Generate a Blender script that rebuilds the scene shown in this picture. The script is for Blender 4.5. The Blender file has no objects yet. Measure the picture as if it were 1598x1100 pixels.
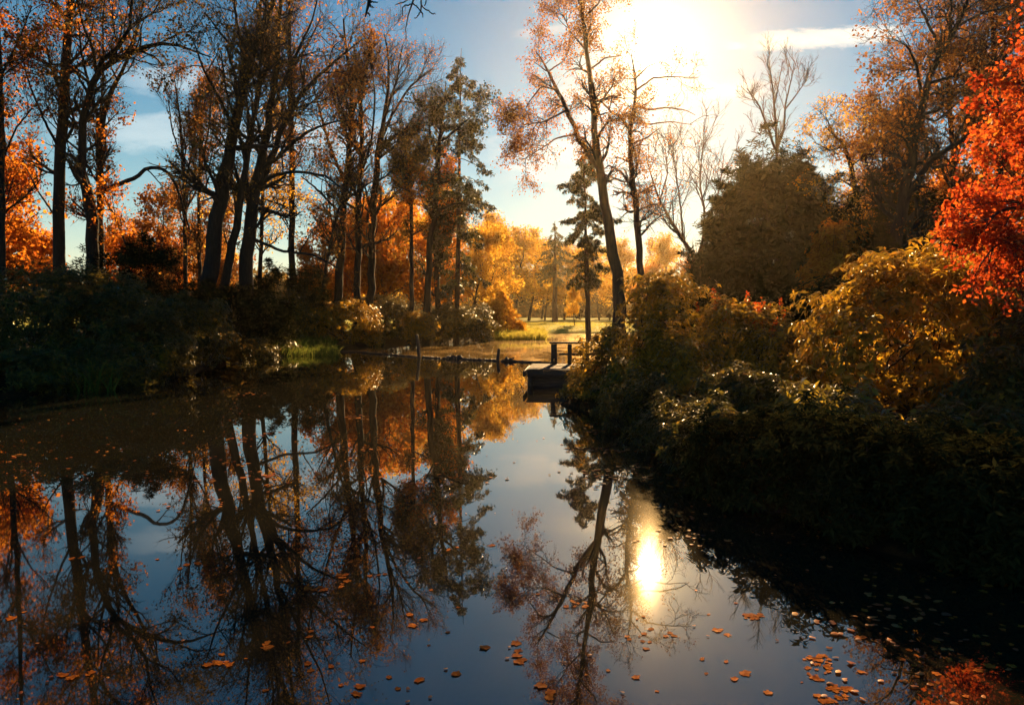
import bpy, math, random
import numpy as np
from mathutils import Vector
R = math.radians
# ---------------------------------------------------------------- camera, sky, sun, exposure
S = bpy.context.scene
F, CX, CY, PITCH, H = 1154.0, 799.0, 550.0, R(3.0), 2.0
cam = bpy.data.objects.new('camera', bpy.data.cameras.new('camera')); S.collection.objects.link(cam); S.camera = cam
cam.data.sensor_width = 36; cam.data.lens = 26.0; cam.data.clip_end = 6000; cam.data.clip_start = 0.05
cam.location = (0, 0, H); cam.rotation_euler = (R(90) - PITCH, 0, 0)
SUN_EL, SUN_AZ = R(19.0), R(10.6)
S.view_settings.view_transform = 'Standard'; S.view_settings.look = 'None'
S.view_settings.exposure = 1.6; S.view_settings.gamma = 1.0; S.view_settings.use_curve_mapping = False
S.render.engine = 'CYCLES'
c = S.cycles
c.use_denoising = True
try: c.denoiser = 'OPENIMAGEDENOISE'
except Exception: pass
c.max_bounces = 6; c.diffuse_bounces = 2; c.glossy_bounces = 2; c.transmission_bounces = 3
c.transparent_max_bounces = 4; c.volume_bounces = 0; c.sample_clamp_indirect = 6; c.caustics_reflective = False
sun_dir = Vector((math.sin(SUN_AZ)*math.cos(SUN_EL), math.cos(SUN_AZ)*math.cos(SUN_EL), math.sin(SUN_EL)))
sl = bpy.data.lights.new('sun', 'SUN'); sl.energy = 5.0; sl.angle = R(0.5); sl.color = (1.0, 0.62, 0.27)
so = bpy.data.objects.new('sun', sl); S.collection.objects.link(so)
so.rotation_euler = (-sun_dir).to_track_quat('-Z', 'Y').to_euler(); so.location = (10, 60, 40)

def ray(px, py):
    x, y = (px - CX)/F, (CY - py)/F
    return np.array([x, math.cos(PITCH) + y*math.sin(PITCH), -math.sin(PITCH) + y*math.cos(PITCH)])
def P(px, py, D):                       # point on the sight line at ground distance D
    r = ray(px, py); return np.array([0, 0, H]) + r*(D/r[1])
def W(px, py, z=0.0):                   # point on a level surface
    r = ray(px, py); return np.array([0, 0, H]) + r*((z-H)/r[2])
def GN(px, py):                         # direction as slope (x/y, z/y)
    r = ray(px, py); return r[0]/r[1], r[2]/r[1]

w = bpy.data.worlds.new('World'); S.world = w; w.use_nodes = True
nt = w.node_tree; nt.nodes.clear()
def N(t, **k):
    n = nt.nodes.new(t)
    for a, b in k.items(): setattr(n, a, b)
    return n
def M(op, a, b=None, cl=False):
    n = N('ShaderNodeMath', operation=op, use_clamp=cl)
    for i, v in enumerate((a, b)):
        if v is None: continue
        if isinstance(v, (int, float)): n.inputs[i].default_value = v
        else: nt.links.new(v, n.inputs[i])
    return n.outputs[0]
def SS(v, a, b):                        # smoothstep
    n = N('ShaderNodeMapRange', interpolation_type='SMOOTHSTEP'); nt.links.new(v, n.inputs[0])
    n.inputs[1].default_value = a; n.inputs[2].default_value = b; return n.outputs[0]
def MIX(f, a, b, mode='MIX'):
    n = N('ShaderNodeMix', data_type='RGBA', blend_type=mode)
    for i, v in ((0, f), (6, a), (7, b)):
        if isinstance(v, (int, float)): n.inputs[i].default_value = v
        elif isinstance(v, tuple): n.inputs[i].default_value = (*v, 1)
        else: nt.links.new(v, n.inputs[i])
    return n.outputs[2]
sky = N('ShaderNodeTexSky', sky_type='NISHITA', sun_disc=False, sun_elevation=SUN_EL, sun_rotation=SUN_AZ,
        air_density=1.0, dust_density=0.15, ozone_density=2.2)
tc = N('ShaderNodeTexCoord')
sep = N('ShaderNodeSeparateXYZ'); nt.links.new(tc.outputs['Generated'], sep.inputs[0])
yy = M('MAXIMUM', sep.outputs[1], 0.05)
gx = M('DIVIDE', sep.outputs[0], yy); gz = M('DIVIDE', sep.outputs[2], yy)
front = SS(sep.outputs[1], 0.1, 0.4)
cmb = N('ShaderNodeCombineXYZ'); nt.links.new(gx, cmb.inputs[0]); nt.links.new(gz, cmb.inputs[1])
def cloud(x0, y0, x1, y1, half, fade, sc=30.0, ns=0.5):
    (a0, b0), (a1, b1) = GN(x0, y0), GN(x1, y1)
    sl_ = (b1-b0)/(a1-a0)
    line = M('ADD', M('MULTIPLY', gx, sl_), b0 - sl_*a0)
    d = M('ABSOLUTE', M('SUBTRACT', gz, line))
    mp = N('ShaderNodeMapping'); mp.inputs[3].default_value = (sc*0.35, sc, 1); nt.links.new(cmb.outputs[0], mp.inputs[0])
    nz = N('ShaderNodeTexNoise'); nz.inputs['Scale'].default_value = 1.0; nz.inputs['Detail'].default_value = 6
    nz.inputs['Roughness'].default_value = 0.62; nt.links.new(mp.outputs[0], nz.inputs[0])
    hw = M('MULTIPLY', half/F, M('ADD', M('MULTIPLY', nz.outputs[0], 2.4*ns*2), 1-1.2*ns*2))
    t = M('DIVIDE', d, M('MAXIMUM', hw, 0.0005))
    band = M('SUBTRACT', 1.0, SS(t, 0.35, 1.1))
    e = M('MULTIPLY', SS(gx, a0-fade/F*0.2, a0+fade/F), M('SUBTRACT', 1.0, SS(gx, a1-fade/F, a1+fade/F*0.2)))
    return M('MULTIPLY', M('MULTIPLY', band, e), M('MULTIPLY', front, M('ADD', M('MULTIPLY', nz.outputs[0], 0.7), 0.4)), True)
clouds = [(cloud(1165, 68, 1420, 50, 17, 40, 120, .3), 1.0), (cloud(1128, 73, 1170, 71, 7, 20, 90, .4), .8),
          (cloud(860, 152, 1215, 138, 17, 110, 90, .4), 0.9),
          (cloud(800, 54, 880, 46, 8, 40, 60, .4), .35), (cloud(730, 240, 1120, 232, 26, 130, 40, .6), .55),
          (cloud(760, 272, 1500, 262, 18, 160, 40, .6), .4), (cloud(150, 118, 420, 132, 26, 120, 40, .6), .45),
          (cloud(60, 195, 700, 225, 30, 160, 30, .6), .5), (cloud(1260, 205, 1560, 250, 20, 120, 40, .6), .4)]
hs = N('ShaderNodeHueSaturation'); hs.inputs['Saturation'].default_value = 1.1; nt.links.new(sky.outputs[0], hs.inputs['Color'])
base = MIX(1.0, hs.outputs[0], (0.0008, 0.0175, 0.0245), 'MULTIPLY')
up_ = M('SUBTRACT', 1.0, M('MINIMUM', M('MAXIMUM', sep.outputs[2], 0.0), 1.0)); fw = M('ADD', SS(sep.outputs[1], -.2, 1.0), 0.08, True)
base = MIX(M('MULTIPLY', M('MULTIPLY', M('POWER', up_, 4.6), fw), .88), base, (.215, .32, .29))
base = MIX(M('MULTIPLY', M('MULTIPLY', M('POWER', up_, 17.0), fw), .9), base, (.58, .42, .17))
vd = N('ShaderNodeVectorMath', operation='DOT_PRODUCT'); nt.links.new(tc.outputs['Generated'], vd.inputs[0]); vd.inputs[1].default_value = sun_dir
cs = M('MAXIMUM', vd.outputs['Value'], 0.0)
for m_, a_ in clouds:
    lit = MIX(M('POWER', cs, 30.0), (0.36, 0.375, 0.36), (.44, .40, 0.30))
    base = MIX(M('MULTIPLY', m_, a_), base, lit)
def glow(p, col, k):
    n = N('ShaderNodeVectorMath', operation='SCALE'); n.inputs[0].default_value = col
    nt.links.new(M('MULTIPLY', M('POWER', cs, p), k), n.inputs['Scale']); return n.outputs[0]
acc = base
for p, col, k in ((26000.0, (1, .9, .7), 60.0), (3600.0, (1, .82, .45), 1.3), (420.0, (1, .72, .28), 0.42), (110.0, (1, .68, .24), 0.05)):
    n = N('ShaderNodeVectorMath', operation='ADD'); nt.links.new(acc, n.inputs[0]); nt.links.new(glow(p, col, k), n.inputs[1]); acc = n.outputs[0]
bg = N('ShaderNodeBackground'); bg.inputs[1].default_value = 1.0; nt.links.new(acc, bg.inputs[0])
ow = N('ShaderNodeOutputWorld'); nt.links.new(bg.outputs[0], ow.inputs[0])

# ---------------------------------------------------------------- helpers
def link(o, parent=None):
    S.collection.objects.link(o)
    if parent is not None: o.parent = parent
    return o
def tag(o, label=None, cat=None, group=None, kind=None):
    for k, v in (('label', label), ('category', cat), ('group', group), ('kind', kind)):
        if v: o[k] = v
    return o
def empty(name, loc, label, cat, group=None):
    o = bpy.data.objects.new(name, None); o.location = [float(v) for v in loc]; link(o); return tag(o, label, cat, group)
class MB:
    def __init__(s): s.v = []; s.q = []; s.t = []; s.n = 0
    def add(s, v, q=None, t=None):
        v = np.asarray(v, float).reshape(-1, 3)
        if q is not None and len(q): s.q.append(np.asarray(q, np.int64).reshape(-1, 4) + s.n)
        if t is not None and len(t): s.t.append(np.asarray(t, np.int64).reshape(-1, 3) + s.n)
        s.v.append(v); s.n += len(v); return s
    def mesh(s, name, mat, off=(0, 0, 0), smooth=False):
        v = np.concatenate(s.v) - np.asarray(off, float)
        q = np.concatenate(s.q) if s.q else np.zeros((0, 4), np.int64)
        t = np.concatenate(s.t) if s.t else np.zeros((0, 3), np.int64)
        me = bpy.data.meshes.new(name); me.vertices.add(len(v)); me.vertices.foreach_set('co', v.astype(np.float32).ravel())
        me.loops.add(q.size + t.size); me.loops.foreach_set('vertex_index', np.concatenate([q.ravel(), t.ravel()]).astype(np.int32))
        nq, ntr = len(q), len(t); me.polygons.add(nq + ntr)
        me.polygons.foreach_set('loop_start', np.concatenate([np.arange(nq)*4, nq*4 + np.arange(ntr)*3]).astype(np.int32))
        if smooth: me.polygons.foreach_set('use_smooth', np.ones(nq+ntr, bool))
        me.materials.append(mat); me.update(calc_edges=True); return me
    def build(s, name, mat, parent=None, off=None, smooth=False):
        if off is None: off = np.array(parent.location) if parent is not None else (0, 0, 0)
        return link(bpy.data.objects.new(name, s.mesh(name, mat, off, smooth)), parent)
def nrm(a): return a/np.maximum(np.linalg.norm(a, axis=-1, keepdims=True), 1e-9)
def tubes(mb, Pt, Rd, sides):
    n, k, _ = Pt.shape
    T = nrm(np.gradient(Pt, axis=1))
    ref = nrm(np.cross(T[:, 0], np.where(np.abs(T[:, :1, 2]) < .8, [[0., 0, 1]], [[1., 0, 0]])))[:, None, :]
    U = nrm(ref - T*(ref*T).sum(-1, keepdims=True)); V = np.cross(T, U)
    a = np.arange(sides)*2*math.pi/sides
    vv = Pt[:, :, None, :] + Rd[:, :, None, None]*(np.cos(a)[None, None, :, None]*U[:, :, None, :] + np.sin(a)[None, None, :, None]*V[:, :, None, :])
    i = np.arange(n)[:, None, None]*k*sides; j = np.arange(k-1)[None, :, None]*sides; s = np.arange(sides)[None, None, :]; s2 = (s+1) % sides
    b = i + j
    q = np.stack(np.broadcast_arrays(b+s, b+s2, b+sides+s2, b+sides+s), -1)
    mb.add(vv, q.reshape(-1, 4))
def resample(pts, k):
    pts = np.asarray(pts, float); d = np.r_[0, np.cumsum(np.linalg.norm(np.diff(pts[:, :3], axis=0), axis=1))]
    t = np.linspace(0, d[-1], k)
    out = np.stack([np.interp(t, d, pts[:, i]) for i in range(pts.shape[1])], 1)
    for _ in range(1): out[1:-1] = (out[:-2] + 2*out[1:-1] + out[2:])/4
    return out
def children(rng, Pt, Rd, n, t0, t1, L, ang, k, wig, up, r0=0.55, rend=0.25, hang=0.0, rmin=0.003, flat=0.0):
    N_, K, _ = Pt.shape
    seg = np.linalg.norm(Pt[:, -1]-Pt[:, 0], axis=1); pi = rng.choice(N_, n, p=seg/seg.sum())
    t = t0 + (t1-t0)*rng.random(n)**0.85; f = t*(K-1); i0 = np.minimum(f.astype(int), K-2); fr = (f-i0)[:, None]
    pos = Pt[pi, i0]*(1-fr) + Pt[pi, i0+1]*fr; tan = nrm(Pt[pi, i0+1]-Pt[pi, i0])
    pr = Rd[pi, i0]*(1-fr[:, 0]) + Rd[pi, i0+1]*fr[:, 0]
    rnd = rng.normal(size=(n, 3)); rnd[:, 2] *= (1-flat); perp = nrm(rnd - tan*(rnd*tan).sum(1, keepdims=True))
    a = (ang*(0.7+0.6*rng.random(n)))[:, None]
    d = nrm(tan*np.cos(a) + perp*np.sin(a))
    ln = L*(0.55+0.75*rng.random(n))*(1.12-0.55*t)
    out = np.zeros((n, k, 3)); out[:, 0] = pos
    bend = rng.normal(size=(n, 3))*wig*0.6
    for j in range(1, k):
        d = nrm(d + rng.normal(size=(n, 3))*wig + bend*0.3 + np.array([0, 0, up - hang*j/k]))
        out[:, j] = out[:, j-1] + d*(ln/(k-1))[:, None]
    r = np.maximum(pr*r0*(0.7+0.5*rng.random(n)), rmin)
    rad = r[:, None]*(1-(1-rend)*np.linspace(0, 1, k)[None, :]); rad = np.maximum(rad, rmin*0.7)
    return out, rad
def leaf_cards(mb, C, A, Nn, L, wr, fine=False):
    """leaves: C base points, A axis, Nn normal, L length, wr width ratio"""
    A = nrm(A); Nn = nrm(Nn - A*(Nn*A).sum(1, keepdims=True)); B = np.cross(A, Nn); L = L[:, None]; n = len(C)
    if fine:
        b = C; m = C + A*L*.5 - Nn*L*.05; tip = C + A*L - Nn*L*.18
        l = C + A*L*.5 + B*L*wr/2 + Nn*L*.04; r = C + A*L*.5 - B*L*wr/2 + Nn*L*.04
        v = np.stack([b, l, m, r, tip], 1); o = np.arange(n)[:, None, None]*5
        mb.add(v, None, (o + np.array([[0, 1, 2], [0, 2, 3], [1, 4, 2], [2, 4, 3]])[None]).reshape(-1, 3))
    else:
        v = np.stack([C, C + A*L*.45 + B*L*wr/2, C + A*L - Nn*L*.1, C + A*L*.45 - B*L*wr/2], 1)
        mb.add(v, (np.arange(n)[:, None]*4 + np.arange(4)[None]).reshape(-1, 4))
def rdir(rng, n): return nrm(rng.normal(size=(n, 3)))

# ---------------------------------------------------------------- materials
def mat(name):
    m = bpy.data.materials.new(name); m.use_nodes = True; m.node_tree.nodes.clear(); return m, m.node_tree
def mnode(t, ty, **k):
    n = t.nodes.new(ty)
    for a, b in k.items(): setattr(n, a, b)
    return n
def ramp(t, src, cols):
    r = mnode(t, 'ShaderNodeValToRGB'); e = r.color_ramp.elements
    while len(e) < len(cols): e.new(0.5)
    for i, (p, col) in enumerate(cols): e[i].position = p; e[i].color = (*col, 1)
    t.links.new(src, r.inputs[0]); return r.outputs[0]
def leaf_mat(name, cols, trans=0.5, gloss=0.0, rough=0.4, scale=1.2):
    m, t = mat(name)
    geo = mnode(t, 'ShaderNodeNewGeometry'); tcn = mnode(t, 'ShaderNodeTexCoord')
    nz = mnode(t, 'ShaderNodeTexNoise'); nz.inputs['Scale'].default_value = scale; nz.inputs['Detail'].default_value = 2
    t.links.new(tcn.outputs['Object'], nz.inputs[0])
    oi = mnode(t, 'ShaderNodeObjectInfo')
    def mm(op, a, b):
        n = mnode(t, 'ShaderNodeMath', operation=op)
        for i, v in enumerate((a, b)):
            if isinstance(v, (int, float)): n.inputs[i].default_value = v
            else: t.links.new(v, n.inputs[i])
        return n.outputs[0]
    f = mm('ADD', mm('MULTIPLY', geo.outputs['Random Per Island'], 0.55), mm('MULTIPLY', mm('SUBTRACT', nz.outputs[0], 0.27), 0.95))
    f = mm('ADD', f, mm('MULTIPLY', mm('SUBTRACT', oi.outputs['Random'], 0.5), 0.15))
    col = ramp(t, f, cols)
    df = mnode(t, 'ShaderNodeBsdfDiffuse'); tr = mnode(t, 'ShaderNodeBsdfTranslucent')
    t.links.new(col, df.inputs[0])
    g = mnode(t, 'ShaderNodeGamma'); g.inputs[1].default_value = 0.9; t.links.new(col, g.inputs[0]); t.links.new(g.outputs[0], tr.inputs[0])
    mx = mnode(t, 'ShaderNodeMixShader'); mx.inputs[0].default_value = trans
    t.links.new(df.outputs[0], mx.inputs[1]); t.links.new(tr.outputs[0], mx.inputs[2]); res = mx.outputs[0]
    if gloss > 0:
        gl = mnode(t, 'ShaderNodeBsdfGlossy'); gl.inputs['Roughness'].default_value = rough; gl.inputs[0].default_value = (.9, .9, .9, 1)
        fr = mnode(t, 'ShaderNodeFresnel'); fr.inputs[0].default_value = 1.45
        m2 = mnode(t, 'ShaderNodeMixShader'); t.links.new(mm('MULTIPLY', fr.outputs[0], gloss), m2.inputs[0])
        t.links.new(res, m2.inputs[1]); t.links.new(gl.outputs[0], m2.inputs[2]); res = m2.outputs[0]
    o = mnode(t, 'ShaderNodeOutputMaterial'); t.links.new(res, o.inputs[0]); return m
def rough_mat(name, cols, scale=4.0, rough=0.9, stretch=(1, 1, 1), bump=0.4, detail=6):
    m, t = mat(name)
    tcn = mnode(t, 'ShaderNodeTexCoord'); mp = mnode(t, 'ShaderNodeMapping'); mp.inputs[3].default_value = stretch
    t.links.new(tcn.outputs['Object'], mp.inputs[0])
    nz = mnode(t, 'ShaderNodeTexNoise'); nz.inputs['Scale'].default_value = scale; nz.inputs['Detail'].default_value = detail
    t.links.new(mp.outputs[0], nz.inputs[0]); col = ramp(t, nz.outputs[0], cols)
    b = mnode(t, 'ShaderNodeBsdfPrincipled'); b.inputs['Roughness'].default_value = rough; t.links.new(col, b.inputs['Base Color'])
    bp = mnode(t, 'ShaderNodeBump'); bp.inputs[0].default_value = bump; bp.inputs[1].default_value = 0.05
    t.links.new(nz.outputs[0], bp.inputs[2]); t.links.new(bp.outputs[0], b.inputs['Normal'])
    o = mnode(t, 'ShaderNodeOutputMaterial'); t.links.new(b.outputs[0], o.inputs[0]); return m
BARK = rough_mat('bark', [(.3, (.008, .005, .004)), (.5, (.02, .013, .009)), (.7, (.038, .026, .018))], 5, .95, (3, 3, .5), 1.0)
BARK_PALE = rough_mat('bark_reddish', [(.3, (.04, .02, .012)), (.5, (.08, .042, .024)), (.7, (.12, .065, .038))], 5, .95, (3, 3, .5), 1.0)
TWIG = rough_mat('twig_bark', [(.35, (.02, .013, .009)), (.65, (.045, .03, .02))], 6, .95, bump=.1, detail=2)
WOOD = rough_mat('weathered_wood', [(.3, (.03, .018, .012)), (.5, (.065, .04, .026)), (.7, (.1, .065, .042))], 9, .85, (1, 12, 6), .8)
WOOD2 = rough_mat('wet_dark_wood', [(.3, (.015, .011, .008)), (.7, (.05, .036, .026))], 7, .7, (1, 8, 6), .8)
GOLD = leaf_mat('golden_leaves', [(.1, (.42, .14, .015)), (.45, (.72, .37, .03)), (.75, (.82, .52, .06)), (.95, (.65, .45, .08))], .66)
ORANGE = leaf_mat('orange_leaves', [(.1, (.30, .06, .01)), (.45, (.62, .18, .015)), (.75, (.74, .28, .025)), (.95, (.76, .4, .05))], .68)
RED = leaf_mat('red_orange_leaves', [(.1, (.22, .02, .008)), (.35, (.5, .05, .01)), (.65, (.68, .11, .015)), (.92, (.76, .24, .025))], .62, .04, .5, 1.2)
RUST = leaf_mat('rusty_brown_leaves', [(.1, (.10, .03, .012)), (.45, (.28, .10, .02)), (.75, (.45, .17, .03)), (.95, (.5, .24, .05))], .6)
OLIVE = leaf_mat('olive_brown_leaves', [(.1, (.05, .04, .012)), (.45, (.14, .09, .02)), (.75, (.28, .14, .03)), (.95, (.42, .22, .04))], .45)
CONIF = leaf_mat('conifer_needles', [(.1, (.022, .026, .008)), (.45, (.05, .05, .012)), (.75, (.10, .09, .02)), (.95, (.2, .15, .03))], .35, .2)
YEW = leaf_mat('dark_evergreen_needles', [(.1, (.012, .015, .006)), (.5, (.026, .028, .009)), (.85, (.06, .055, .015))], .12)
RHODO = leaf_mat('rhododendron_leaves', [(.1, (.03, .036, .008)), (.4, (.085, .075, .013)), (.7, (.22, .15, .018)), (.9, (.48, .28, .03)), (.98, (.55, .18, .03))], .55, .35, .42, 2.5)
RHODO_G = leaf_mat('painted_sunlit_rhododendron_leaves', [(.1, (.08, .055, .008)), (.4, (.34, .2, .015)), (.65, (.68, .36, .022)), (.9, (.8, .36, .04))], .58, .35, .42, 2.5)  # sunlit gold put into the leaf colour; the pale sprig bush borrows it
AMBER = leaf_mat('painted_sunlit_leaves', [(.1, (.12, .11, .012)), (.4, (.36, .26, .02)), (.7, (.6, .38, .03)), (.93, (.72, .42, .05))], .58, .7, .5, 2.5)  # sunlight on the low bush, painted as a brighter leaf colour
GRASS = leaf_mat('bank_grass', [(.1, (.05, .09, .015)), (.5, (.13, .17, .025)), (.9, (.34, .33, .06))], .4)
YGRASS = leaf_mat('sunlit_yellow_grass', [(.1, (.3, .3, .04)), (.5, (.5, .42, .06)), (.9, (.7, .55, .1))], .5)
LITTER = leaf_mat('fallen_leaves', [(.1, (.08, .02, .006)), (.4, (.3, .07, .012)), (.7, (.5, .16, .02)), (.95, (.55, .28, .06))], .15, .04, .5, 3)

# ---------------------------------------------------------------- ground and water
shore = [(-17, 2), (-17, 10)] + [tuple(W(*p)[:2]) for p in ((-60, 628), (0, 619), (120, 609), (250, 594), (330, 572), (420, 558), (520, 548), (640, 536), (765, 529),
         (800, 525), (835, 521.5), (905, 520), (945, 521.5), (980, 530), (965, 560), (905, 596), (880, 634), (960, 650), (1010, 690), (1085, 742), (1130, 778), (1300, 830), (1598, 908))] + [(6.2, 2.9), (4.5, 1.3), (-3, 1.0)]
shore = np.array(shore)
def sdist(X, Y):
    p = np.stack([X, Y], -1); d = np.full(X.shape, 1e9); ins = np.zeros(X.shape, bool)
    for i in range(len(shore)):
        a, b = shore[i], shore[(i+1) % len(shore)]; ab = b-a; t = np.clip(((p-a)@ab)/(ab@ab), 0, 1)
        d = np.minimum(d, np.linalg.norm(p-a-t[..., None]*ab, axis=-1))
        c_ = ((a[1] > Y) != (b[1] > Y)); xi = (b[0]-a[0])*(Y-a[1])/(b[1]-a[1]+1e-12)+a[0]; ins ^= c_ & (X < xi)
    return np.where(ins, -d, d)
def wob(X, Y, s, seed=0): return np.sin(X*s+seed)*np.cos(Y*s*1.3+seed*2) + .5*np.sin(X*s*2.3+Y*s*1.7+seed)
def gz_(X, Y):
    X = np.asarray(X, float); Y = np.asarray(Y, float)
    d = sdist(X, Y) + 0.18*wob(X, Y, 2.1, 1)
    h = np.where(d < 0, np.maximum(d*0.5, -.6), 0.32*(1-np.exp(-np.maximum(d, 0)/0.45)) + 0.03*np.minimum(np.maximum(d, 0), 8))
    return h + np.where(d > .3, .05*wob(X, Y, .9, 3), 0)
def ground_h(x, y): return float(gz_(np.array([x]), np.array([y]))[0])
gxs = np.r_[-1500, -700, -350, np.arange(-200, -60, 8), np.arange(-60, -20, 1.5), np.arange(-20, 14, .22), np.arange(14, 60, 1.5), np.arange(60, 200, 8), 350, 700, 1500]
gys = np.r_[-200, -60, np.arange(-20, 0, 2), np.arange(0, 26, .22), np.arange(26, 90, .8), np.arange(90, 200, 6), 300, 500, 900, 1600, 3000]
GX, GY = np.meshgrid(gxs, gys); GZ = gz_(GX, GY)
nx, ny = len(gxs), len(gys); ii = (np.arange(ny-1)[:, None]*nx + np.arange(nx-1)[None]).ravel()
m, t = mat('ground_leaf_litter_and_turf')
tcn = mnode(t, 'ShaderNodeTexCoord'); nz = mnode(t, 'ShaderNodeTexNoise'); nz.inputs['Scale'].default_value = 7; nz.inputs['Detail'].default_value = 8; nz.inputs['Roughness'].default_value = .7
t.links.new(tcn.outputs['Object'], nz.inputs[0])
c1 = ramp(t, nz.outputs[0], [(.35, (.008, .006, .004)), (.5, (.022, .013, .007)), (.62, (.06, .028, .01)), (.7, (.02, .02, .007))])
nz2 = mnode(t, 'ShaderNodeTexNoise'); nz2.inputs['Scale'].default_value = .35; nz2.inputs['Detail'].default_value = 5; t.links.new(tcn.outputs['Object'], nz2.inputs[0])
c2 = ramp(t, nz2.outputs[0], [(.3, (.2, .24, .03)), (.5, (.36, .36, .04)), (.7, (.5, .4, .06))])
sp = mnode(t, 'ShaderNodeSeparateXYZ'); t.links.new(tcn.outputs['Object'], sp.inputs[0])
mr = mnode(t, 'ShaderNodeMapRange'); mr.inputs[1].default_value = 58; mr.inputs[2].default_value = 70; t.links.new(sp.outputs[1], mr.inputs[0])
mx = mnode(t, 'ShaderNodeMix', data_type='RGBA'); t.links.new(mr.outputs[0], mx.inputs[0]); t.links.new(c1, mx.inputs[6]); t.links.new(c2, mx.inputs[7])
b = mnode(t, 'ShaderNodeBsdfPrincipled'); b.inputs['Roughness'].default_value = .95; b.inputs['Specular IOR Level'].default_value = .05; t.links.new(mx.outputs[2], b.inputs['Base Color'])
bp = mnode(t, 'ShaderNodeBump'); bp.inputs[0].default_value = .8; bp.inputs[1].default_value = .06; t.links.new(nz.outputs[0], bp.inputs[2]); t.links.new(bp.outputs[0], b.inputs['Normal'])
o = mnode(t, 'ShaderNodeOutputMaterial'); t.links.new(b.outputs[0], o.inputs[0])
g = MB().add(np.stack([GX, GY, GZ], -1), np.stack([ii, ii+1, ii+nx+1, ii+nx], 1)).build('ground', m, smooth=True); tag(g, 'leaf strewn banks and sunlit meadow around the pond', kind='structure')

m, t = mat('still_pond_water')
tcn = mnode(t, 'ShaderNodeTexCoord'); mp = mnode(t, 'ShaderNodeMapping'); mp.inputs[3].default_value = (1, .55, 1); t.links.new(tcn.outputs['Object'], mp.inputs[0])
nz = mnode(t, 'ShaderNodeTexNoise'); nz.inputs['Scale'].default_value = 2.6; nz.inputs['Detail'].default_value = 3; t.links.new(mp.outputs[0], nz.inputs[0])
bp = mnode(t, 'ShaderNodeBump'); bp.inputs[0].default_value = .06; bp.inputs[1].default_value = .02; t.links.new(nz.outputs[0], bp.inputs[2])
df = mnode(t, 'ShaderNodeBsdfDiffuse'); df.inputs[0].default_value = (.012, .011, .007, 1)
gl = mnode(t, 'ShaderNodeBsdfGlossy'); gl.inputs['Roughness'].default_value = .012; gl.inputs[0].default_value = (1, 1, 1, 1)
t.links.new(bp.outputs[0], gl.inputs['Normal'])
nl = mnode(t, 'ShaderNodeTexNoise'); nl.inputs['Scale'].default_value = .22; nl.inputs['Detail'].default_value = 4; t.links.new(mp.outputs[0], nl.inputs[0])
t.links.new(ramp(t, nl.outputs[0], [(.4, (.006, .006, .006)), (.6, (.02, .02, .02)), (.75, (.05, .05, .05))]), gl.inputs['Roughness'])
t.links.new(ramp(t, nl.outputs[0], [(.4, (.04, .04, .04)), (.75, (.16, .16, .16))]), bp.inputs[0])
fr = mnode(t, 'ShaderNodeFresnel'); fr.inputs[0].default_value = 1.95; t.links.new(bp.outputs[0], fr.inputs[1])
ms = mnode(t, 'ShaderNodeMixShader'); t.links.new(fr.outputs[0], ms.inputs[0]); t.links.new(df.outputs[0], ms.inputs[1])
g2 = mnode(t, 'ShaderNodeBsdfGlossy'); g2.inputs['Roughness'].default_value = .13; g2.inputs[0].default_value = (1, .9, .7, 1); t.links.new(bp.outputs[0], g2.inputs['Normal'])   # warm rough lobe added to widen the sun's golden glitter
mg = mnode(t, 'ShaderNodeMixShader'); mg.inputs[0].default_value = .005; t.links.new(gl.outputs[0], mg.inputs[1]); t.links.new(g2.outputs[0], mg.inputs[2]); t.links.new(mg.outputs[0], ms.inputs[2])
o = mnode(t, 'ShaderNodeOutputMaterial'); t.links.new(ms.outputs[0], o.inputs[0])
wp = MB().add([(-40, 0.8, 0), (40, 0.8, 0), (40, 88, 0), (-40, 88, 0)], [(0, 1, 2, 3)]).build('pond_water', m); tag(wp, 'dark mirror-still pond water', kind='structure')

# floating scum of duckweed and leaves beyond the boom
m, t = mat('floating_duckweed')
tcn = mnode(t, 'ShaderNodeTexCoord'); mp = mnode(t, 'ShaderNodeMapping'); mp.inputs[3].default_value = (1, .5, 1); t.links.new(tcn.outputs['Object'], mp.inputs[0])
nz = mnode(t, 'ShaderNodeTexNoise'); nz.inputs['Scale'].default_value = .5; nz.inputs['Detail'].default_value = 9; nz.inputs['Roughness'].default_value = .68; t.links.new(mp.outputs[0], nz.inputs[0])
nf = mnode(t, 'ShaderNodeTexNoise'); nf.inputs['Scale'].default_value = 14; nf.inputs['Detail'].default_value = 3; t.links.new(tcn.outputs['Object'], nf.inputs[0])
col = ramp(t, nf.outputs[0], [(.35, (.14, .075, .025)), (.5, (.32, .18, .05)), (.62, (.5, .3, .07))])
df = mnode(t, 'ShaderNodeBsdfDiffuse'); t.links.new(col, df.inputs[0])
gl = mnode(t, 'ShaderNodeBsdfGlossy'); gl.inputs['Roughness'].default_value = .05
fac = ramp(t, nz.outputs[0], [(.40, (.05, .05, .05)), (.55, (.28, .28, .28)), (.68, (.55, .55, .55))])
gs = mnode(t, 'ShaderNodeBsdfGlossy'); gs.inputs['Roughness'].default_value = .35; gs.inputs[0].default_value = (.6, .45, .25, 1)
m0 = mnode(t, 'ShaderNodeMixShader'); m0.inputs[0].default_value = .3; t.links.new(df.outputs[0], m0.inputs[1]); t.links.new(gs.outputs[0], m0.inputs[2])
ms = mnode(t, 'ShaderNodeMixShader'); t.links.new(fac, ms.inputs[0]); t.links.new(m0.outputs[0], ms.inputs[2]); t.links.new(gl.outputs[0], ms.inputs[1])
o = mnode(t, 'ShaderNodeOutputMaterial'); t.links.new(ms.outputs[0], o.inputs[0])
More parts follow.
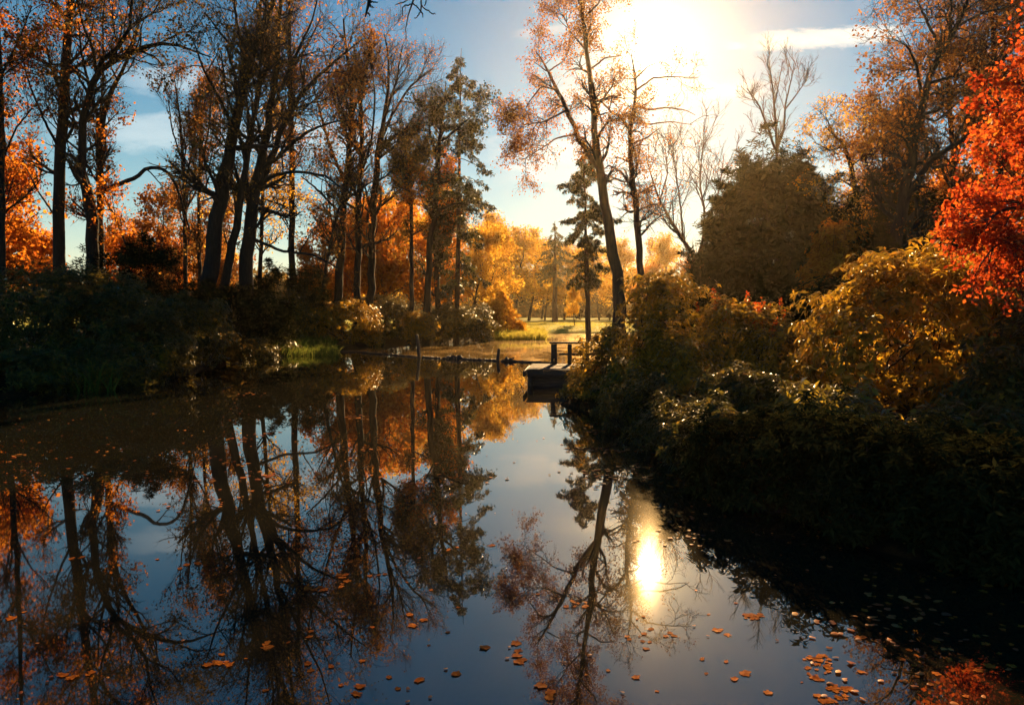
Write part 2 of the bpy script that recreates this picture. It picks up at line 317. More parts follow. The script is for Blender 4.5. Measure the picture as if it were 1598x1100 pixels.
boom = [W(x, y) for x, y in ((505, 547.5), (560, 550), (640, 556), (655, 558), (700, 560), (760, 562), (778, 563.5), (860, 567), (920, 569))]
poly = [tuple(p[:2]) for p in boom] + [(9, 40), (14, 60), (14, 80), (-1, 80), (-12, 64), (-13, 46)]
mbp = MB(); mbp.v.append(np.array([(x, y, .006) for x, y in poly])); mbp.n = len(poly)
me = bpy.data.meshes.new('duckweed'); me.from_pydata([(x, y, .006) for x, y in poly], [], [list(range(len(poly)))]); me.materials.append(m)
tag(link(bpy.data.objects.new('duckweed_scum', me)), 'brownish gold floating duckweed and leaf scum beyond the boom', kind='stuff')

# ---------------------------------------------------------------- trees
ALL = []
def tree(name, label, D, lines, seed, lv, leaves=None, bark=None, group=None, cat='tree', dz=0.06, tw=TWIG, base_drop=True, lbl=None):
    """lines: traced stems [(px,py,width px)...]; the first is the trunk. lv: list of (n, t0, t1, L, ang, k, wig, up, r0[, hang])
    leaves: (per twig point count, size, spread, mat)"""
    rng = np.random.default_rng(seed); bark = bark or BARK
    Ps, Rs = [], []
    for li, ln in enumerate(lines):
        ph = rng.random()*6; amp = D*dz*(0.15 if li == 0 else 1.0)*rng.choice([-1, 1])
        pts = []
        n = len(ln)
        for i, (px, py, wd) in enumerate(ln):
            off = amp*(i/max(n-1, 1)) if li else 0
            pts.append((*P(px, py, D+off), .86*wd*D/F/2))
        if li == 0 and base_drop:
            x, y, z, r = pts[0]; gh = ground_h(x, y) - .15
            if z > gh: pts.insert(0, (x, y, gh, r*1.15))
        q = resample(pts, 24)
        q[1:-1, :3] += rng.normal(size=(22, 3))*q[1:-1, 3:4]*0.2
        if li == 0: q[0, 3] *= 1.35; q[1, 3] *= 1.08
        Ps.append(q[:, :3]); Rs.append(q[:, 3])
    Pt, Rd = np.array(Ps), np.array(Rs)
    root = empty(name, (Pt[0, 0, 0], Pt[0, 0, 1], Pt[0, 0, 2]+.15), label, cat, group)
    mb = MB(); tubes(mb, Pt, Rd, 9); mb.build('trunk', bark, root, smooth=True)
    mb = MB(); cur = (Pt, Rd); last = []
    trunk_t = True
    for i, a in enumerate(lv):
        nn, t0, t1, L, ang, k, wig, up, r0 = a[:9]; hang = a[9] if len(a) > 9 else 0
        pp, rr = children(rng, cur[0], cur[1], nn, t0, t1, L, ang, k, wig, up, r0, .3, hang, rmin=(.018, .009, .0042, .003)[min(i, 3)]*max(D/42, .5))
        ok = pp[:, :, 2].min(1) > .3; pp, rr = pp[ok], rr[ok]
        tubes(mb, pp, rr, 5 if i == 0 else (4 if i == 1 else 3)); cur = (pp, rr); last.append(cur)
    mb.build('branches', tw, root, smooth=True)
    if leaves:
        cnt, size, spread, lm = leaves[:4]
        pts = np.concatenate([q[0][:, 1:].reshape(-1, 3) for q in last[-2:]])
        pick = np.repeat(rng.choice(len(pts), cnt//5), 5); cnt = len(pick); C = pts[pick] + rng.normal(size=(cnt, 3))*spread*.75
        # gaps: thin the crown by slow noise
        s = np.sin(C[:, 0]*1.1+seed)*np.sin(C[:, 1]*.9+seed*2)+np.sin(C[:, 2]*1.3+seed*3)
        C = C[s+rng.normal(size=len(C))*.6 > -.55]; C = C[C[:, 2] > .3]; n = len(C)
        A = rdir(rng, n); A[:, 2] -= .3; Nn = rdir(rng, n); Nn[:, 2] += .6
        mb = MB(); leaf_cards(mb, C, A, Nn, size*(.6+.8*rng.random(n)), .7); mb.build('foliage', lm, root)
    ALL.append(root); return root
# level presets (numbers are counts and metres)
def LV(a, b, c_, L=3.2, up=.10, wig=.16, ang=.8, t0=.25, hang=0):
    return [(a, t0, 1.0, L, ang, 8, wig, up, .5), (b, .15, 1.0, L*.5, .7, 6, wig*1.1, up, .55), (int(c_*1.6), .1, 1.0, L*.27, .65, 4, wig*1.1, up*.8, .6, hang)]

tree('tall_tree', 'tall straight dark trunk at the left, nearest the edge, rising out of the frame', 42,
     [[(92, 440, 21), (93, 300, 19), (98, 150, 17), (108, 40, 14), (113, -20, 12), (120, -150, 9), (128, -270, 3)],
      [(108, 132, 6), (90, 110, 4), (60, 90, 3), (20, 80, 2)], [(97, 240, 6), (70, 190, 4), (45, 130, 3), (30, 70, 1.5)], [(110, 20, 7), (150, -40, 5), (180, -110, 2)],
      [(108, 40, 6), (75, -20, 4), (50, -90, 2)], [(95, 350, 4), (60, 300, 3), (35, 250, 1.5)]],
     1, LV(60, 420, 2000, 3.4, t0=.3, up=.03, ang=1), (5500, .16, .16, RUST))
tree('spreading_tree', 'dark tree with a wide arching limb and a crooked low branch, at the left', 41.5,
     [[(145, 440, 22), (144, 330, 21), (135, 295, 20), (126, 270, 15), (128, 210, 13), (136, 150, 12), (152, 108, 11), (188, 92, 9), (222, 72, 8), (260, 64, 6), (300, 78, 4), (330, 90, 2)],
      [(150, 110, 8), (165, 90, 8), (187, 72, 7), (202, 45, 6), (205, 5, 4), (218, -40, 2)],
      [(150, 303, 9), (180, 290, 8), (200, 282, 8), (218, 277, 7), (222, 262, 7), (255, 262, 6), (272, 280, 5), (285, 320, 4), (298, 365, 2)],
      [(150, 112, 7), (146, 80, 5), (130, 40, 4), (118, -10, 3)], [(140, 130, 6), (110, 105, 4), (80, 100, 2)], [(257, 64, 4), (285, 50, 3), (318, 52, 1.5)],
      [(205, 40, 4), (240, 20, 3), (262, -20, 2)], [(128, 240, 4), (100, 215, 3), (70, 160, 2)]],
     2, LV(80, 620, 3000, 3.0, t0=.3), (6500, .15, .15, OLIVE))
tree('forked_tree', 'slender dark tree forking into a V, just right of the crooked branched tree', 43,
     [[(157, 440, 14), (155, 310, 12), (157, 192, 11), (172, 145, 8), (200, 95, 5), (215, 50, 3), (225, 0, 2)],
      [(157, 195, 7), (146, 160, 6), (142, 145, 5), (128, 90, 4), (122, 30, 2)], [(157, 180, 5), (162, 110, 4), (160, 40, 3), (166, -30, 2)],
      [(159, 300, 5), (180, 340, 4), (200, 390, 3)]],
     3, LV(50, 380, 1800, 2.6), (5500, .16, .2, ORANGE))
tree('edge_tree', 'dark trunk cut by the left edge of the picture', 38, [[(3, 440, 11), (4, 250, 10), (0, 100, 8), (-10, -80, 4)], [(4, 250, 4), (25, 200, 3), (50, 170, 2)], [(2, 120, 5), (30, 60, 3), (50, 10, 2)]],
     4, LV(50, 360, 1500, 3.0), (12000, .17, .25, ORANGE))
tree('slender_tree', 'thin reddish bare topped tree, left one of the thin pair behind the crooked branch', 52,
     [[(290, 440, 8), (289, 330, 6), (286, 250, 5), (280, 180, 3.5), (272, 120, 1.5)], [(288, 300, 4), (302, 220, 3), (312, 150, 1.5)], [(287, 260, 3), (268, 200, 2.5), (262, 150, 1.2)], [(289, 330, 4), (310, 290, 3), (330, 220, 2), (338, 150, 1)]],
     5, LV(60, 420, 1800, 2.6, up=.25, ang=.5), (6000, .15, .2, RUST))
tree('slender_tree', 'thin reddish bare topped tree, right one of the thin pair behind the crooked branch', 54,
     [[(312, 450, 7), (310, 330, 6), (312, 240, 4), (316, 150, 2), (318, 120, 1)], [(311, 280, 4), (326, 200, 3), (332, 130, 1.2)], [(311, 300, 3), (300, 240, 2), (294, 170, 1)]],
     6, LV(55, 380, 1600, 2.4, up=.25, ang=.5), (5000, .15, .2, RUST))
tree('leaning_tree', 'thick dark ivy covered trunk leaning right, first of the big leaning group', 37,
     [[(316, 500, 30), (330, 410, 28), (345, 315, 25), (358, 250, 20), (370, 190, 17), (385, 110, 14), (402, 65, 11), (420, 25, 9), (440, -40, 6), (455, -130, 3)],
      [(383, 115, 8), (375, 65, 6), (366, 10, 5), (360, -60, 3)], [(365, 200, 8), (340, 150, 5), (318, 110, 4), (300, 60, 2)], [(400, 70, 7), (408, 0, 5), (405, -80, 3)], [(390, 100, 5), (350, 60, 4), (320, 20, 2)]],
     7, LV(60, 400, 1700, 3.2, up=.04, ang=.95), (4500, .14, .2, OLIVE))
tree('many_limbed_tree', 'big dark tree with many ascending limbs fanning from a low crotch', 38,
     [[(381, 512, 29), (382, 440, 25), (387, 370, 23), (396, 300, 21), (408, 240, 15), (422, 180, 12), (432, 120, 9), (436, 40, 7), (440, -40, 5), (446, -120, 3)],
      [(398, 300, 14), (418, 262, 12), (440, 200, 10), (465, 155, 8), (492, 122, 6), (530, 90, 4), (565, 62, 2)],
      [(390, 330, 12), (384, 280, 10), (384, 230, 9), (398, 180, 7), (405, 110, 5), (414, 30, 4), (420, -50, 2)],
      [(405, 270, 8), (440, 240, 7), (480, 205, 5), (520, 190, 3), (555, 188, 1.5)], [(400, 295, 8), (430, 272, 6), (470, 268, 5), (510, 275, 4), (540, 300, 2)],
      [(384, 250, 6), (370, 200, 5), (352, 140, 3), (345, 80, 2)], [(425, 170, 7), (460, 90, 5), (488, 30, 3), (505, -40, 2)], [(388, 370, 6), (440, 392, 5), (490, 398, 4), (530, 420, 2)]],
     8, LV(90, 620, 2600, 3.2, up=.04, ang=.95), (5200, .13, .2, OLIVE))
tree('leaning_tree', 'slim dark trunk leaning right between the two thickest left trunks', 37.5,
     [[(340, 495, 18), (352, 430, 16), (366, 360, 14), (378, 300, 12), (390, 220, 8), (405, 140, 6), (425, 60, 4), (440, 0, 2)], [(378, 300, 6), (360, 240, 4), (340, 200, 3), (322, 190, 1.5)], [(390, 220, 5), (384, 150, 4), (372, 90, 2)]],
     9, LV(45, 340, 1500, 2.6), (4500, .14, .18, OLIVE))
tree('straight_tree', 'straight slender pole-like trunk standing alone right of the many limbed tree', 46,
     [[(459, 470, 12), (456, 380, 11), (455, 250, 10), (454, 150, 8), (452, 60, 6), (452, -10, 3)], [(455, 110, 4), (480, 70, 3), (500, 30, 1.5)], [(454, 130, 4), (432, 80, 3), (425, 40, 1.5)]],
     10, LV(50, 380, 1700, 2.6, t0=.45), (7000, .15, .2, RUST))
tree('slender_tree', 'thin trunk with a horizontal limb left of the straight pole-like trunk', 48,
     [[(405, 470, 8), (408, 380, 7), (410, 310, 6), (412, 250, 4), (418, 190, 2)], [(409, 310, 4), (440, 320, 3), (465, 335, 1.5)], [(409, 360, 3), (380, 330, 2), (360, 325, 1)]],
     11, LV(45, 340, 1500, 2.8, up=.05), (6000, .15, .22, GOLD))
tree('woodland_tree', 'dark trunk of the row on the far left bank, first before the twin trunks', 47,
     [[(527, 480, 16), (531, 400, 14), (538, 310, 12), (545, 230, 10), (551, 160, 8), (541, 90, 6), (536, 30, 3)], [(540, 290, 6), (515, 230, 5), (495, 160, 4), (480, 100, 2)], [(549, 180, 6), (570, 120, 4), (580, 70, 2)], [(545, 230, 5), (520, 150, 4), (505, 80, 2)], [(536, 340, 5), (500, 300, 4), (470, 275, 2)]],
     12, LV(65, 460, 2000, 3.0, up=.06, ang=.9), (6500, .15, .22, RUST))
tree('slender_tree', 'thin slanting trunk leaning right before the row on the far left bank', 45,
     [[(500, 475, 6), (508, 420, 5.5), (520, 360, 5), (536, 300, 4), (548, 240, 2)], [(520, 360, 3), (510, 300, 2), (505, 250, 1)]],
     13, LV(25, 180, 900, 2.0), (3000, .14, .2, OLIVE))
tree('woodland_tree', 'left one of the twin dark trunks on the far left bank', 47,
     [[(557, 485, 13), (558, 400, 12), (560, 300, 10), (565, 200, 8), (560, 130, 6), (552, 70, 3)], [(561, 280, 5), (580, 220, 4), (586, 150, 3), (575, 80, 2)], [(563, 240, 4), (540, 190, 3), (520, 130, 2)]],
     14, LV(50, 360, 1500, 2.8, up=.06, ang=.9), (6000, .15, .22, RUST))
tree('woodland_tree', 'right one of the twin dark trunks with limbs sweeping right over the pond', 48,
     [[(577, 485, 15), (579, 400, 13), (584, 300, 12), (590, 230, 10), (598, 190, 8), (605, 150, 6), (608, 100, 4), (600, 55, 2)],
      [(592, 240, 7), (615, 212, 5), (640, 200, 4), (665, 205, 2)], [(590, 230, 6), (612, 180, 5), (640, 135, 4), (675, 108, 2)], [(598, 190, 6), (618, 130, 4), (628, 70, 2)],
      [(588, 250, 6), (620, 225, 4), (650, 175, 3), (675, 165, 1.5)], [(582, 330, 5), (610, 310, 4), (640, 280, 3), (660, 270, 1.5)]],
     15, LV(80, 680, 3300, 2.6, up=.08, ang=.8), (3800, .12, .2, RUST))
tree('straight_tree', 'slender pinkish straight trunk near the pond gap, left of the dark S-curved trunk', 49,
     [[(643, 490, 8), (642, 400, 7.5), (641, 300, 6), (640, 240, 4), (638, 210, 2)], [(641, 260, 3), (625, 235, 2), (610, 230, 1)], [(641, 290, 3), (660, 262, 2), (672, 240, 1)]],
     16, LV(45, 340, 1500, 1.8, t0=.5, up=.05), (8000, .15, .22, OLIVE), bark=BARK_PALE)
tree('curved_tree', 'dark S-curved trunk with bare upright top beside the ragged spruce', 50,
     [[(665, 490, 13), (668, 430, 12), (673, 370, 11), (681, 310, 10), (684, 250, 9), (688, 200, 7), (694, 160, 4), (696, 128, 1.5)],
      [(684, 250, 6), (672, 215, 4), (668, 180, 2), (676, 160, 1)], [(690, 220, 5), (715, 200, 4), (740, 178, 2), (765, 160, 1)], [(682, 300, 6), (660, 270, 4), (645, 262, 2)], [(680, 330, 5), (710, 318, 4), (735, 316, 2)]],
     17, LV(60, 400, 1700, 1.7, up=.02, ang=.9), (12000, .15, .22, CONIF))
tree('woodland_tree', 'short stout trunk with orange leaves just behind the S-curved trunk', 52,
     [[(683, 490, 10), (681, 420, 9.5), (680, 350, 8), (684, 290, 5), (690, 250, 2)], [(681, 390, 4), (700, 370, 3), (716, 340, 1.5)], [(680, 350, 4), (662, 320, 3), (650, 290, 1.5)]],
     18, LV(50, 360, 1500, 2.2), (8000, .16, .25, ORANGE))
tree('tall_tree', 'tall leaning tree by the sun, forking high into two feathery crowns', 34,
     [[(969, 500, 24), (965, 460, 22), (957, 390, 20), (950, 340, 18), (943, 300, 17), (935, 260, 15), (929, 210, 12), (924, 150, 10), (916, 90, 8), (911, 40, 6), (905, -20, 4), (900, -80, 2)],
      [(935, 262, 13), (918, 240, 11), (900, 208, 9), (885, 172, 8), (870, 142, 7), (856, 112, 5), (845, 92, 3), (836, 80, 1.5)],
      [(868, 140, 4), (845, 135, 3), (825, 160, 2), (812, 190, 1)], [(885, 172, 4), (850, 190, 3), (820, 195, 1.5)], [(900, 210, 4), (870, 215, 3), (840, 235, 2), (815, 250, 1)],
      [(920, 110, 4), (945, 90, 3), (968, 88, 1.5)], [(916, 80, 4), (890, 50, 3), (878, 20, 1.5)], [(928, 160, 4), (955, 150, 3), (975, 155, 1.5)], [(856, 112, 3), (880, 95, 2), (900, 90, 1)],
      [(910, 30, 4), (935, 5, 3), (945, -20, 1.5)], [(907, 0, 4), (885, -20, 3), (875, -50, 1.5)], [(938, 270, 4), (975, 285, 3), (1000, 270, 2)]],
     19, [(95, .42, 1, 2.1, .85, 8, .18, .03, .5), (800, .15, 1, 1.0, .7, 6, .2, -.02, .55), (3200, .1, 1, .5, .65, 4, .2, -.05, .6, .4)], (34000, .085, .16, RUST), bark=BARK_PALE)
tree('bare_tree', 'half bare tree right under the sun with gnarled side branches', 36,
     [[(1001, 440, 13), (998, 370, 12), (992, 320, 11), (986, 280, 10), (983, 230, 9), (982, 195, 8), (990, 165, 6), (994, 140, 5), (990, 110, 3), (985, 85, 1.5)],
      [(982, 200, 7), (968, 182, 6), (955, 176, 4), (940, 160, 3), (925, 150, 1.5)], [(991, 165, 5), (1015, 172, 4), (1040, 168, 3), (1070, 172, 2), (1085, 180, 1)], [(988, 180, 4), (1010, 195, 3), (1045, 190, 2), (1080, 195, 1)],
      [(983, 290, 5), (970, 268, 4), (950, 258, 3), (938, 268, 1.5)], [(994, 140, 4), (1020, 122, 3), (1050, 120, 2), (1090, 122, 1)], [(985, 225, 4), (1010, 215, 3), (1030, 200, 1)],
      [(993, 330, 4), (1020, 318, 3), (1045, 325, 1.5)], [(990, 125, 3), (1010, 105, 2), (1035, 92, 1)]],
     20, [(60, .35, 1, 1.6, .9, 8, .28, .02, .5), (420, .15, 1, .8, .8, 6, .28, .02, .55), (1800, .1, 1, .4, .7, 4, .25, .02, .6)], (1800, .085, .12, RUST), bark=BARK_PALE)
bare = [[(1092, 440, 9), (1085, 400, 8), (1062, 370, 6), (1045, 340, 5), (1030, 315, 4), (1018, 280, 2.5), (1008, 245, 1.5)], [(1066, 372, 4), (1062, 320, 3), (1055, 270, 2), (1048, 225, 1)],
        [(1090, 400, 6), (1098, 370, 5), (1100, 330, 4), (1092, 290, 3), (1095, 240, 1.5), (1100, 215, 1)], [(1100, 350, 4), (1118, 315, 3), (1125, 280, 2), (1130, 240, 1)], [(1045, 340, 3), (1022, 335, 2), (1002, 320, 1)], [(1030, 312, 3), (1042, 270, 2), (1038, 230, 1)]]
tree('bare_tree', 'low spreading leafless tree between the sunlit tree and the dark evergreen', 44, bare,
     21, [(90, .25, 1, 2.6, .6, 8, .16, .12, .5), (620, .15, 1, 1.3, .6, 6, .2, .08, .55), (1700, .1, 1, .6, .6, 4, .2, .06, .6)], (500, .1, .2, RUST), bark=BARK_PALE)
tree('bare_tree', 'leafless crown with upright stems rising above the dark evergreen', 44,
     [[(1212, 440, 9), (1212, 260, 6), (1212, 215, 5), (1208, 170, 4), (1205, 130, 2.5), (1200, 95, 1)], [(1212, 240, 5), (1195, 190, 4), (1182, 160, 2.5), (1165, 138, 1)], [(1213, 230, 5), (1224, 200, 4), (1226, 160, 3), (1235, 125, 2), (1240, 95, 1)],
      [(1226, 170, 3), (1245, 145, 2), (1262, 120, 1)], [(1194, 190, 3), (1186, 210, 2), (1172, 205, 1)], [(1208, 165, 3), (1215, 130, 2), (1222, 95, 1)]],
     22, [(60, .4, 1, 1.9, .5, 7, .16, .16, .5), (420, .15, 1, .95, .55, 6, .18, .12, .55), (1800, .1, 1, .45, .6, 4, .2, .08, .6)], None)
tree('gnarled_oak', 'slim golden leaved gnarled oak right of the dark evergreen', 34,
     [[(1347, 420, 12), (1343, 350, 11), (1334, 290, 9), (1328, 255, 8), (1318, 228, 6), (1300, 208, 4), (1288, 198, 2)], [(1330, 260, 5), (1318, 235, 4), (1345, 210, 3), (1352, 180, 1.5)], [(1320, 228, 4), (1295, 235, 3), (1270, 222, 1.5)], [(1334, 290, 4), (1360, 255, 3), (1372, 220, 1.5)], [(1300, 210, 3), (1290, 185, 2), (1275, 172, 1)], [(1332, 280, 3), (1305, 285, 2), (1285, 300, 1)]],
     23, [(60, .3, 1, 1.5, .9, 8, .3, .0, .5), (420, .15, 1, .8, .8, 6, .3, .0, .55), (1700, .1, 1, .4, .7, 4, .25, 0, .6)], (5500, .1, .14, GOLD))
tree('leaning_oak', 'big dark oak leaning right with a dense twiggy crown over the right bank', 24,
     [[(1392, 430, 26), (1398, 380, 24), (1408, 315, 20), (1418, 275, 17), (1425, 240, 15), (1436, 170, 13), (1452, 120, 11), (1472, 80, 9), (1495, 40, 7), (1515, -10, 5), (1530, -70, 3)],
      [(1410, 310, 14), (1430, 285, 12), (1450, 252, 10), (1478, 232, 8), (1502, 220, 7), (1530, 195, 5), (1552, 165, 3), (1575, 150, 1.5)],
      [(1440, 160, 7), (1430, 100, 5), (1415, 72, 3), (1392, 60, 1.5)], [(1470, 85, 6), (1450, 40, 5), (1430, 0, 3), (1415, -50, 1.5)], [(1495, 40, 5), (1535, 20, 4), (1575, 10, 2)], [(1425, 240, 6), (1410, 215, 4), (1388, 205, 3), (1372, 215, 1.5)],
      [(1448, 130, 6), (1490, 120, 5), (1530, 105, 3), (1560, 95, 1.5)], [(1480, 70, 5), (1485, 10, 4), (1480, -50, 2)], [(1502, 220, 5), (1545, 230, 4), (1590, 225, 2)], [(1436, 180, 5), (1460, 190, 4), (1490, 165, 2), (1510, 150, 1)]],
     24, LV(110, 900, 4200, 2.0, up=.05, wig=.26, ang=.9), (9000, .09, .14, RUST))
tree('woodland_tree', 'straight dark trunk behind the leaning oak on the right bank', 32,
     [[(1492, 440, 12), (1490, 330, 11), (1486, 220, 9), (1478, 120, 7), (1470, 50, 4), (1462, -10, 2)], [(1488, 260, 5), (1460, 230, 4), (1440, 205, 2)], [(1484, 190, 5), (1515, 160, 4), (1540, 140, 2)], [(1480, 140, 4), (1450, 110, 3), (1425, 100, 2)]],
     25, LV(70, 520, 2200, 2.4, up=.05), (16000, .13, .2, RUST))
tree('woodland_tree', 'reddish leafy round crowned tree left of the leaning oak', 36,
     [[(1385, 430, 10), (1382, 340, 9), (1380, 260, 7), (1376, 200, 5), (1372, 150, 2)], [(1382, 320, 5), (1358, 270, 4), (1342, 230, 2)], [(1381, 280, 4), (1398, 220, 3), (1405, 170, 2)], [(1380, 240, 4), (1350, 200, 3), (1345, 160, 1.5)], [(1382, 330, 4), (1410, 270, 3), (1425, 200, 1.5)]],
     26, LV(80, 600, 2600, 1.9, up=.1), (17000, .13, .2, RUST))
tree('woodland_tree', 'dark tree at the top right corner behind the red maple', 30,
     [[(1562, 460, 14), (1560, 300, 12), (1558, 180, 10), (1550, 70, 8), (1545, -20, 5), (1540, -90, 2)], [(1558, 170, 6), (1530, 120, 4), (1512, 70, 2)], [(1555, 120, 6), (1580, 60, 4), (1600, 10, 2)], [(1560, 260, 6), (1590, 220, 4), (1620, 190, 2)]],
     27, LV(80, 600, 2600, 2.4, up=.05), (19000, .12, .2, RUST))

# the red maple: layered sprays reaching in from the right
mp_l = [[(1760, 640, 60), (1752, 480, 50), (1740, 330, 44), (1725, 180, 34), (1712, 60, 24), (1700, -60, 14)]]
for (x0, y0, x1, y1) in ((1735, 300, 1500, 325), (1738, 340, 1490, 345), (1742, 380, 1500, 388), (1730, 240, 1530, 235), (1722, 180, 1555, 160), (1715, 110, 1590, 100), (1712, 60, 1600, 60), (1745, 430, 1530, 440), (1748, 470, 1555, 485),
                         (1735, 290, 1540, 285), (1727, 210, 1560, 205), (1738, 330, 1560, 370), (1742, 400, 1570, 420), (1730, 260, 1580, 250)):
    mp_l.append([(x0, y0, 14), (x0*.65+x1*.35, y0*.6+y1*.4-26, 9), (x0*.3+x1*.7, y0*.3+y1*.7-16, 5), (x1+48, y1, 2)])
tree('red_maple', 'glowing red orange maple with layered leaf sprays at the right edge', 9.5, mp_l, 28,
     [(170, .2, 1, .75, .8, 7, .14, .0, .5), (1100, .15, 1, .38, .8, 5, .16, -.02, .5), (5200, .1, 1, .2, .7, 4, .18, -.05, .6)],
     (34000, .058, .05, RED), dz=.12)

# spruces: sparse, drooping
def conifer(name, label, D, px, pbase, ptop, wd, prof, seed, nm, group=None, dens=1.0, lm=None):
    """prof: [(py, half width px)...] of the crown"""
    rng = np.random.default_rng(seed); b = P(px[0], pbase, D); tp = P(px[1], ptop, D); b[2] = ground_h(b[0], b[1])-.1
    k = 16; f = np.linspace(0, 1, k)[:, None]; Pt = b*(1-f)+tp*f; Pt[1:-1, :2] += rng.normal(size=(k-2, 2))*.03; Rd = (wd*D/F/2)*(1-.93*f[:, 0])
    root = empty(name, (b[0], b[1], b[2]+.1), label, 'tree', group)
    mb = MB(); tubes(mb, Pt[None], Rd[None], 8); mb.build('trunk', BARK_PALE, root, smooth=True)
    ys = np.array([q[0] for q in prof]); hw = np.array([q[1] for q in prof])*D/F
    zs = np.array([P(px[0], y, D)[2] for y in ys]); o_ = np.argsort(zs); n = int(nm*dens)
    z = zs.min() + (zs.max()-zs.min())*rng.random(n); L = np.interp(z, zs[o_], hw[o_])*(.45+.75*rng.random(n)); keep = L > .08; z, L = z[keep], L[keep]; n = len(z)
    fz = (z-b[2])/(tp[2]-b[2]); pos = b + (tp-b)*fz[:, None]; az = rng.random(n)*2*math.pi
    d = np.stack([np.cos(az), np.sin(az), .25+.15*rng.normal(size=n)], 1); kk = 8; out = np.zeros((n, kk, 3)); out[:, 0] = pos
    for j in range(1, kk):
        d = nrm(d + rng.normal(size=(n, 3))*.08 + np.array([0, 0, -.16 if j < 6 else .1])); out[:, j] = out[:, j-1]+d*(L/(kk-1))[:, None]
    rad = np.maximum(.035*L/3, .008)[:, None]*(1-.75*np.linspace(0, 1, kk)[None])
    mb = MB(); tubes(mb, out, rad, 4)
    sub, sr = children(rng, out, rad, n*9, .2, 1, .75*L.mean()*.45, 1.0, 5, .1, -.1, .5, .3, .5, .004, .6); tubes(mb, sub, sr, 3)
    mb.build('branches', TWIG, root)
    pts = np.concatenate([sub[:, 1:].reshape(-1, 3), sub[:, 2:].reshape(-1, 3), out[:, 3:].reshape(-1, 3)])
    nl = int(len(pts)*3.2*min(dens, 1.2)); C = pts[rng.choice(len(pts), nl)] + rng.normal(size=(nl, 3))*.05
    A = rdir(rng, nl); A[:, 2] -= .9; mb = MB(); leaf_cards(mb, C, A, rdir(rng, nl), .22*(.6+.8*rng.random(nl)), .3); mb.build('foliage', lm or CONIF, root); ALL.append(root); return root
conifer('ragged_spruce', 'tall ragged spruce with a sparse spire standing on the left side of the gap', 52, (711, 720), 490, 76, 10,
        [(82, 3), (110, 18), (140, 22), (180, 30), (200, 34), (235, 50), (300, 66), (330, 70), (345, 40), (390, 55), (430, 60), (450, 20)], 31, 105)
conifer('hazy_spruce', 'hazy spruce with drooping boughs behind the tall leaning tree', 50, (919, 911), 505, 235, 10,
        [(238, 4), (265, 26), (300, 44), (350, 52), (385, 40), (395, 22), (430, 44), (445, 25)], 32, 85)
conifer('far_pine', 'far pale conifer tip rising over the golden wood', 120, (866, 866), 505, 345, 10, [(350, 3), (372, 16), (400, 30), (440, 30)], 33, 90)

# ---------------------------------------------------------------- shrubs
def lobes_points(rng, lobes, n, rmin=.8, lump=.10, sd=0, half=False):
    Cn = np.array([l[:3] for l in lobes]); Rr = np.array([l[3:6] for l in lobes]); wgt = (Rr[:, 0]*Rr[:, 2]); wgt = wgt/wgt.sum()
    i = rng.choice(len(lobes), n, p=wgt); d = rdir(rng, n); d[:, 2] = np.where(d[:, 2] < -.8, -d[:, 2], d[:, 2])
    fr = 3.1; bump = 1 + lump*(np.sin(d[:, 0]*fr*2+i*1.7+sd)+np.sin(d[:, 1]*fr*2.3+i+sd*2)+np.sin(d[:, 2]*fr*2.9+i*2.1+sd*3)) + lump*.6*np.sin(d[:, 0]*17+d[:, 2]*13+sd)
    rr = (rmin + (1-rmin)*rng.random(n)**.6)*bump*(1+.05*np.abs(rng.normal(size=n)))
    p = Cn[i] + d*Rr[i]*rr[:, None]; ok = np.ones(n, bool)
    for j in range(len(lobes)):
        q = (((p-Cn[j])/Rr[j])**2).sum(1); ok &= ~((q < .62) & (i != j))
    return p[ok], nrm(d[ok]/Rr[i][ok])
